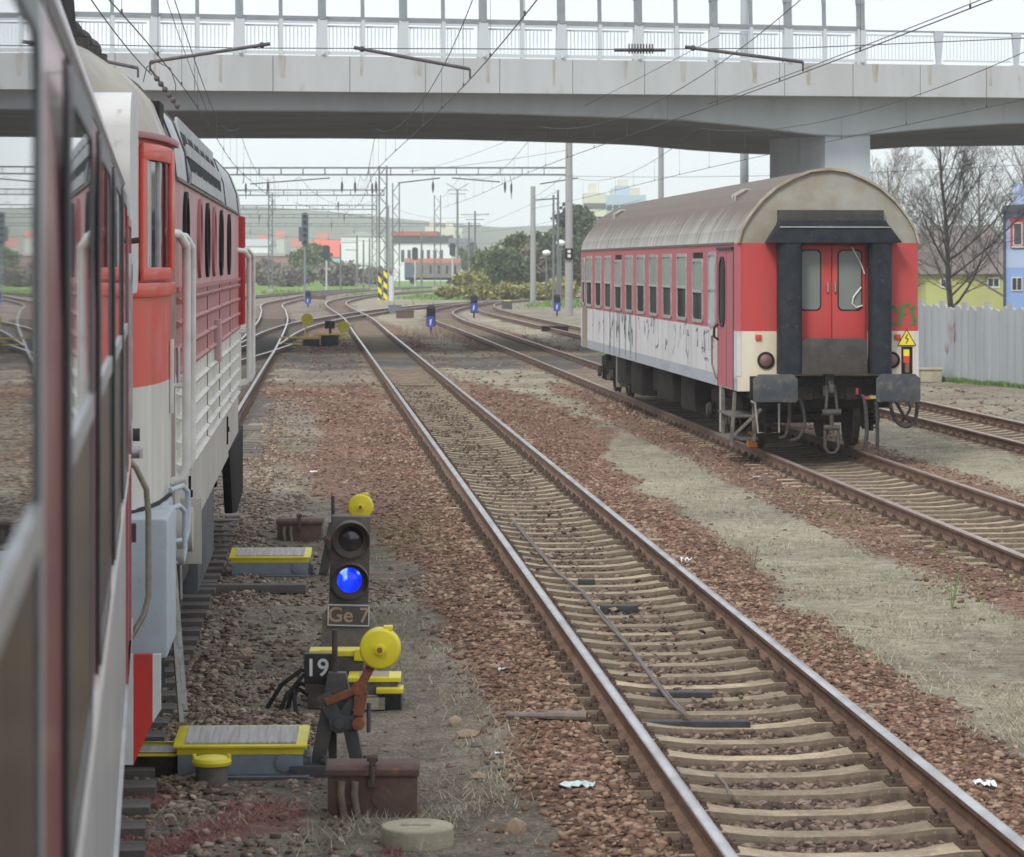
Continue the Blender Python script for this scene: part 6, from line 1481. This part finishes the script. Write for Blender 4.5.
zA, zB = ztop(291,Y), ztop(277,Y); mb = MB(); mb.box(.34,.86,-.05,-.001,zA,zB,1); mb.box(.39,.58,-.06,-.05,zA+.06,zB-.05,0); mb.box(.62,.81,-.06,-.05,zA+.06,zB-.05,0); mb.build('window', [glass, whitep], t)
ywall = M('house_yellow', (.46,.48,.17), (.40,.41,.16), scale=.5, rough=.85); rgrey = M('roof_grey_brown', (.16,.14,.13), (.22,.17,.15), scale=2, rough=.9); rred = M('roof_red_tile', (.44,.12,.075), (.36,.11,.08), scale=2, rough=.9)
def px2x(px, Y): return (px-HX)*Y/F
house('yellow_house', 'yellow green house behind the bare tree and fence', 'house', px2x(926,158), px2x(1012,158), 158, 9, ztop(274,158), ywall, rgrey, 1.5, 'x', wins=((1.0,1.7,ztop(288,158),ztop(277,158),None),(-1.6,-1.0,ztop(288,158),ztop(278,158),None)))
wwall = M('house_off_white', (.50,.49,.46), (.43,.42,.40), scale=.5, rough=.9)
house('white_gable_house', 'off white gabled house left of the yellow house', 'house', px2x(890,165), px2x(937,165), 165, 9, ztop(268,165), wwall, rgrey, 1.6, 'y', wins=((.3,.9,ztop(288,165),ztop(272,165),None),))
house('hillside_house', 'grey roofed house on rising ground above the yellow house', 'house', px2x(935,215), px2x(1000,215), 215, 9, ztop(254,215), wwall, rgrey, 2.2, 'x')
house('hillside_house', 'reddish roofed house uphill behind the coach end', 'house', px2x(860,230), px2x(925,230), 230, 9, ztop(262,230), wwall, M('roof_brown_red', (.27,.11,.09)), 2.2, 'x')
for i, (px, pw_, py, Y, lab) in enumerate(((925,16,240,300,'small pale house high on the wooded slope'),(960,20,236,320,'brown roofed house high on the wooded slope'),(985,18,248,290,'small grey house between bare trees on the slope'))):
    house('hillside_house', lab, 'house', px2x(px-pw_,Y), px2x(px+pw_,Y), Y, 8, ztop(py,Y)-1.2, wwall, rgrey, 2.0, 'x')

# ================================================================= distant buildings, wagon
whb = M('warehouse_white', (.80,.81,.82), (.74,.75,.76), scale=.2, rough=.8)
def band_windows(t, x0, x1, n, z0, z1, w_):
    for i in range(n):
        c_ = x0+(x1-x0)*(i+.5)/n; mb = MB(); mb.box(c_-w_/2,c_+w_/2,-.08,-.005,z0,z1); mb.build('window', glass, t)
Y = 560; t = house('white_warehouse', 'long blank white warehouse with a pale curved roof line', 'warehouse', px2x(341,Y), px2x(384,Y), Y, 20, ztop(236,Y), whb, M('roof_pale', (.4,.42,.43)), .9, 'y')
Y = 520; x0, x1 = px2x(394,Y), px2x(450,Y); t = house('depot_building', 'white depot building with a red and dark roof behind the goods wagon', 'depot', x0, x1, Y, 18, ztop(243,Y), whb, M('depot_dark_roof', (.06,.07,.085)), 1.3, 'flat'); W = (x1-x0)/2
mb = MB(); mb.box(-W-.5,W*.55,-.6,18,ztop(243,Y)+1.3,ztop(233,Y)+.3); mb.build('red_roof_band', rred, t); band_windows(t, -W+1, W-1, 7, ztop(262,Y), ztop(250,Y), .6)
t2 = house('gatehouse', 'small white building with a dark pitched roof right of the depot', 'building', px2x(450,500), px2x(470,500), 500, 10, ztop(247,500), whb, M('gate_roof', (.11,.12,.14)), 1.6, 'x', wins=((-1.5,-.7,ztop(258,500),ztop(250,500),None),(.4,1.2,ztop(258,500),ztop(250,500),None)))
wg = thing('goods_wagon', 'old covered goods wagon with a rusty red roof on a far track', 'railway wagon', (px2x(433,400), 400, .3)); W = 3.9
mb = MB(); mb.box(-W,W,-1.4,1.4,.9,2.9); mb.build('body', M('wagon_grey_brown', (.22,.20,.19), (.17,.16,.15), scale=.8), wg)
mb = MB(); mb.extr([(-1.45,2.9),(-1.2,3.35),(-.6,3.6),(.6,3.6),(1.2,3.35),(1.45,2.9)], 'x', -W, W); mb.build('roof', M('wagon_roof_rust', (.34,.13,.09)), wg)
mb = MB(); mb.box(-W-.05,-W+1.0,-1.45,1.45,.9,3.0); mb.build('end_panel', M('wagon_end_blue', (.08,.12,.18)), wg)
for xx in (-2.8,2.8):
    mb = MB(); mb.cyl((xx,-.8,.45),(xx,.8,.45),.48,n=16); mb.build('wheelset', wheelm, wg)
mb = MB(); mb.box(-W,W,-1.0,1.0,.55,.9); mb.build('underframe', dark, wg)
for i in range(6): mb = MB(); c_ = -2.6+i*1.15; mb.box(c_-.12,c_+.12,-1.42,-1.40,1.4,2.6); mb.build('slat_window', dark, wg)
house('red_roofed_house', 'house with a big bright red roof and pale blue wall left of the warehouse', 'house', px2x(310,600), px2x(341,600), 600, 10, ztop(257,600), M('pale_blue_wall', (.35,.58,.66)), M('bright_red_roof', (.62,.12,.08)), 3.6, 'x')
mb_t = house('white_gabled_house', 'tall white gable end left of the bright red roof', 'house', px2x(304,590), px2x(315,590), 590, 12, ztop(252,590), whb, M('roof_pale', (.4,.42,.43)), 2.2, 'y')
house('low_white_hall', 'low long white hall at far left beyond the locomotive', 'hall', px2x(225,620), px2x(268,620), 620, 20, ztop(246,620), whb, M('roof_pale', (.4,.42,.43)), 1.6, 'x')
house('low_red_shed', 'long low reddish shed in front of the white hall', 'shed', px2x(215,540), px2x(295,540), 540, 12, ztop(256,540), M('shed_red', (.28,.15,.13)), M('shed_roof', (.25,.20,.19)), .6, 'x')
house('small_white_shed', 'small white shed in front of the warehouse', 'shed', px2x(352,500), px2x(372,500), 500, 8, ztop(265,500), whb, M('roof_pale', (.4,.42,.43)), .4, 'x')
for i, (px, pw_, py, Y, lab) in enumerate(((262,9,236,900,'tiny red roofed house on the hazy slope at left'),(280,8,232,950,'tiny pale house high on the hazy slope'),(296,9,240,850,'tiny house with reddish roof left of the signal mast'),(322,9,234,900,'tiny house just above the bright red roof'),(250,7,244,820,'tiny pale house beside the locomotive end'))):
    house('distant_house', lab, 'house', px2x(px-pw_/2,Y), px2x(px+pw_/2,Y), Y, 8, ztop(py,Y)-2, wwall, rred, 2.5, 'x', group='tiny houses on the hazy slope')
blk = M('block_cream', (.62,.60,.50), (.56,.55,.48), scale=.1, rough=.9); blkb = M('block_blue', (.38,.48,.58))
def block(px0, px1, py, Y, label, m, nw=4, nf=6):
    x0, x1 = px2x(px0,Y), px2x(px1,Y); h = ztop(py,Y); t = thing('apartment_block', label, 'apartment block', ((x0+x1)/2, Y, 0), 0, 'hazy apartment blocks'); W = (x1-x0)/2
    mb = MB(); mb.box(-W,W,0,14,0,h); mb.build('wall', m, t)
    mb = MB(); mb.box(-W*.5,W*.2,3,9,h,h+2.2); mb.build('roof_house', m, t)
    for j in range(nf):
        for i in range(nw):
            c_ = -W+2*W*(i+.5)/nw; z = h-2.2-j*2.9; mb = MB(); mb.box(c_-.6,c_+.6,-.1,-.01,z-1.3,z); mb.build('window', glass, t)
block(584,606,193,620,'cream apartment block left half, rising behind the coach roof', blk); block(606,646,195,640,'blue and cream apartment block just right of the cream one', blkb, 6); block(612,640,188,690,'taller pale apartment tower behind the blue block', blk, 4, 7)
block(440,462,228,900,'very faint tower block behind the lattice mast', blk, 3, 5); block(425,441,226,950,'faintest tower block left of the floodlight mast', blk, 3, 5)

# hills
def hill(pts, Y, dep, mat, nm='hills'):
    mb = MB(); n = len(pts); rg = random.Random(1); rows = []
    for j in range(9):
        f = j/8; rows.append([( (px-HX)*(Y+dep*f)/F, Y+dep*f, (ztop(py,Y+dep*.5))*math.sin(f*PI/1.0)**.8 -.5 + rg.uniform(-.6,.6)) for px, py in pts])
    vs = [p for r in rows for p in r]; mb.add(vs, [(j*n+i, j*n+i+1, (j+1)*n+i+1, (j+1)*n+i) for j in range(8) for i in range(n-1)])
    return tag(mb.build(nm, mat, smooth=True), kind='structure')
hm = M('hill_woods', (.06,.085,.055), (.11,.12,.08), scale=.03, rough=1, c3=(.16,.15,.11), s3=.12)
hill([(-150,215),(0,212),(120,208),(200,206),(260,206),(320,210),(380,216),(440,222),(500,226),(560,224),(640,222),(760,226),(900,228),(1100,232)], 1100, 700, hm)
hill([(840,262),(880,254),(910,246),(950,240),(1000,238),(1060,236),(1200,236),(1400,236)], 260, 160, M('slope_scrub', (.13,.115,.09), (.18,.165,.12), scale=.15, rough=1, c3=(.09,.10,.06), s3=.6), 'slope')

# ================================================================= foliage
def leafmat(name, a, b, c): return attr_mat(name, 'tone', a, b, .85, c)
lf = dict(conifer=leafmat('leaf_blue_green', (.035,.065,.035), (.15,.20,.10), (.085,.125,.06)), green=leafmat('leaf_green', (.05,.085,.03), (.19,.24,.09), (.11,.155,.05)), yellow=leafmat('leaf_yellow', (.22,.20,.05), (.52,.46,.14), (.38,.34,.08)),
          autumn=leafmat('leaf_autumn', (.15,.15,.05), (.42,.40,.15), (.29,.28,.10)), brown=leafmat('twig_brown', (.11,.09,.075), (.27,.23,.19), (.19,.16,.13)))
def tree(name, px, pyb, pyt, pw, Y, kind, label, seed, n=2600, group='trees and bushes beyond the yard', size=None, shape='round'):
    r = np.random.default_rng(seed); x = px2x(px, Y); h = ztop(pyt, Y); z0 = max(0, ztop(pyb, Y)); W = pw*Y/F/2
    t = thing(name, label, 'tree' if 'tree' in name else 'bush', (x, Y, 0), 0, group); H = h-z0
    n *= 3; nc_ = 90; cen = r.normal(size=(nc_,3)); cen /= np.linalg.norm(cen,axis=1)[:,None]; cen *= (.35+.6*r.random((nc_,1)))
    if shape == 'cone': cen[:,:2] *= (1.05-.5*(cen[:,2:3]+1))
    c3_ = cen*np.array([W*.82, W*.82, H*.42]); c3_[:,2] += z0+H*.52
    rad = (.13+.20*r.random(nc_))*min(W, H)*1.0
    k = r.integers(0, nc_, n); d = r.normal(size=(n,3)); d /= np.linalg.norm(d,axis=1)[:,None]; P = c3_[k]+d*rad[k,None]*(r.random((n,1))**.45)*np.where(r.random((n,1))<.18, 1.5, 1.0)
    P[:,2] = np.maximum(P[:,2], .05)
    s = (size or .00075*Y)*(.6+.9*r.random(n)); a = r.normal(size=(n,3)); a /= np.linalg.norm(a,axis=1)[:,None]; b = np.cross(a, r.normal(size=(n,3))); b /= np.linalg.norm(b,axis=1)[:,None]
    V = np.stack([P-a*s[:,None], P+b*s[:,None]*.7, P+a*s[:,None], P-b*s[:,None]*.7], 1).reshape(-1,3)
    tone = np.repeat(np.clip(.5+.25*r.standard_normal(nc_)[k]*.8+.26*r.standard_normal(n), 0, 1), 4)
    soup('crown', V, np.arange(4*n).reshape(-1,4), lf[kind], tone, t)
    mb = MB(); mb.tube([(0,0,0),(.1,0,z0+H*.3),(0,.1,z0+H*.7)], .11*max(1,H/6), 8, 0, True, .04)
    for q in range(5):
        e = c3_[q]; mb.tube([(0,0,z0+H*.25), tuple(e*.6+np.array([0,0,(z0+H*.3)*.4])), tuple(e)], .06, 5, 0, True, .02)
    mb.build('trunk', bark, t); return t
tree('leafy_tree', 574,303,197,62,285,'conifer','tallest dark green tree behind the concrete poles',1,7000)
tree('leafy_tree', 604,303,215,50,300,'conifer','dark green tree half hidden by the coach roof',2,4500)
tree('leafy_tree', 545,303,225,44,280,'conifer','dark tree between the two concrete poles',3,3800)
tree('leafy_tree', 516,300,232,48,270,'green','mid green tree left of the shorter concrete pole',4,3400)
tree('leafy_tree', 488,296,246,40,290,'green','thin green tree at the left end of the tree row',5,2000)
tree('leafy_tree', 505,298,248,56,262,'conifer','low dark blue green tree in front of the row',6,3600)
tree('leafy_tree', 535,298,238,40,268,'brown','brownish thinning tree within the row',7,1400)
tree('bush', 562,303,280,44,245,'yellow','bright yellow bush below the tall dark tree',8,1900); tree('bush', 535,301,284,36,240,'autumn','yellowish bush left of the bright yellow bush',9,1500)
tree('bush', 505,300,284,52,236,'autumn','pale olive scrub before the low dark tree',10,1700); tree('bush', 472,297,272,46,252,'autumn','rust tinged scrub at the left foot of the tree row',11,2000)
tree('bush', 448,297,287,30,250,'autumn','small olive scrub right of the lattice masts',12,1100)
tree('bush', 600,303,284,40,240,'green','green bush beside the end of the coach',13,1300)
tree('bush', 480,300,284,40,240,'autumn','low yellow green scrub in the middle of the scrub row',22,1500)
tree('bush', 309,285,244,48,420,'green','round green bush behind the slim signal mast',14,2600,'bushes on the left verge'); tree('bush', 338,287,262,60,400,'brown','dull brown hedge right of the round green bush',15,1500,'bushes on the left verge')
tree('bush', 262,286,262,50,410,'brown','brown scrub hedge at the left end of the verge',16,1500,'bushes on the left verge'); tree('bush', 290,287,268,60,390,'brown','low brown scrub in front of the round green bush',17,1500,'bushes on the left verge')
tree('bush', 375,286,268,40,430,'brown','brown scrub under the white warehouse',18,1000,'bushes on the left verge')
tree('bush', 462,290,274,40,420,'green','dark green scrub right of the goods wagon',19,1200,'bushes on the left verge')
tree('bush', 470,285,240,26,470,'conifer','dark tree clump behind the goods wagon end',20,1400,'bushes on the left verge')
for i, (px, pw_, pyt, k) in enumerate(((900,60,262,'brown'),(950,70,250,'brown'),(1000,70,246,'brown'),(860,50,268,'brown'),(1040,70,250,'brown'))):
    tree('bush', px, 300, pyt, pw_, 205+i*9, k, ['brown thicket behind the coach end','brown thicket behind the bare tree','brown thicket above the yellow house roof','brown thicket hidden by the coach','brown thicket behind the blue house'][i], 40+i, 1800, 'brown thickets on the slope')
# verge weeds by the small signal
n = 5000; x0, y0 = G(425,335); X = x0+rng.normal(0,1.6,n); Y = y0+rng.normal(0,7,n); m = tdist(X,Y) > 1.3
br_bl = attr_mat('dry_weed_stem', 'tone', (.22,.165,.12), (.46,.38,.28), c3=(.34,.26,.19)); m &= (rng.random(n) < .45); blades('dead_weeds', X[m], Y[m], .40, .016, br_bl, .7)
n = 9000; Y = 190+rng.random(n)*140; X = (-250+rng.random(n)*480)*Y/F; mk_ = masks(X,Y); m = (mk_['green'] > .3); blades('verge_grass', X[m], Y[m], .35, .10, grn, .7)
# cess dry stalks
for k, (px, py, lab) in enumerate(((752,580,'thin dry weed stalk standing in the grey grass between the tracks'),(952,610,'small green weed sprig at the right between the tracks'))):
    x, y = G(px, py); mb = MB()
    for q in range(7): a = random.uniform(0,6.28); mb.tube([(0,0,0),(.03*math.cos(a),.03*math.sin(a),.14),(.07*math.cos(a),.07*math.sin(a),.22+.12*random.random())], .003, 4)
    tag(mb.build('weed_stalk', M('stalk_brown', (.17,.13,.09)) if k == 0 else M('stalk_green', (.15,.26,.06)), loc=(x,y,0)), lab, 'weed')

# ================================================================= haze
mb = MB(); mb.box(-1450,1450,-58,2540,-3.0,75.0)
hz_ = bpy.data.materials.new('haze_air'); hz_.use_nodes = True; N = hz_.node_tree.nodes; L = hz_.node_tree.links
for q in list(N):
    if q.type != 'OUTPUT_MATERIAL': N.remove(q)
pv = N.new('ShaderNodeVolumePrincipled'); pv.inputs['Color'].default_value = (.975,.985,1.0,1); pv.inputs['Density'].default_value = .00048; pv.inputs['Anisotropy'].default_value = .0
L.new(pv.outputs[0], [q for q in N if q.type == 'OUTPUT_MATERIAL'][0].inputs['Volume'])
tag(mb.build('haze', hz_), kind='stuff')
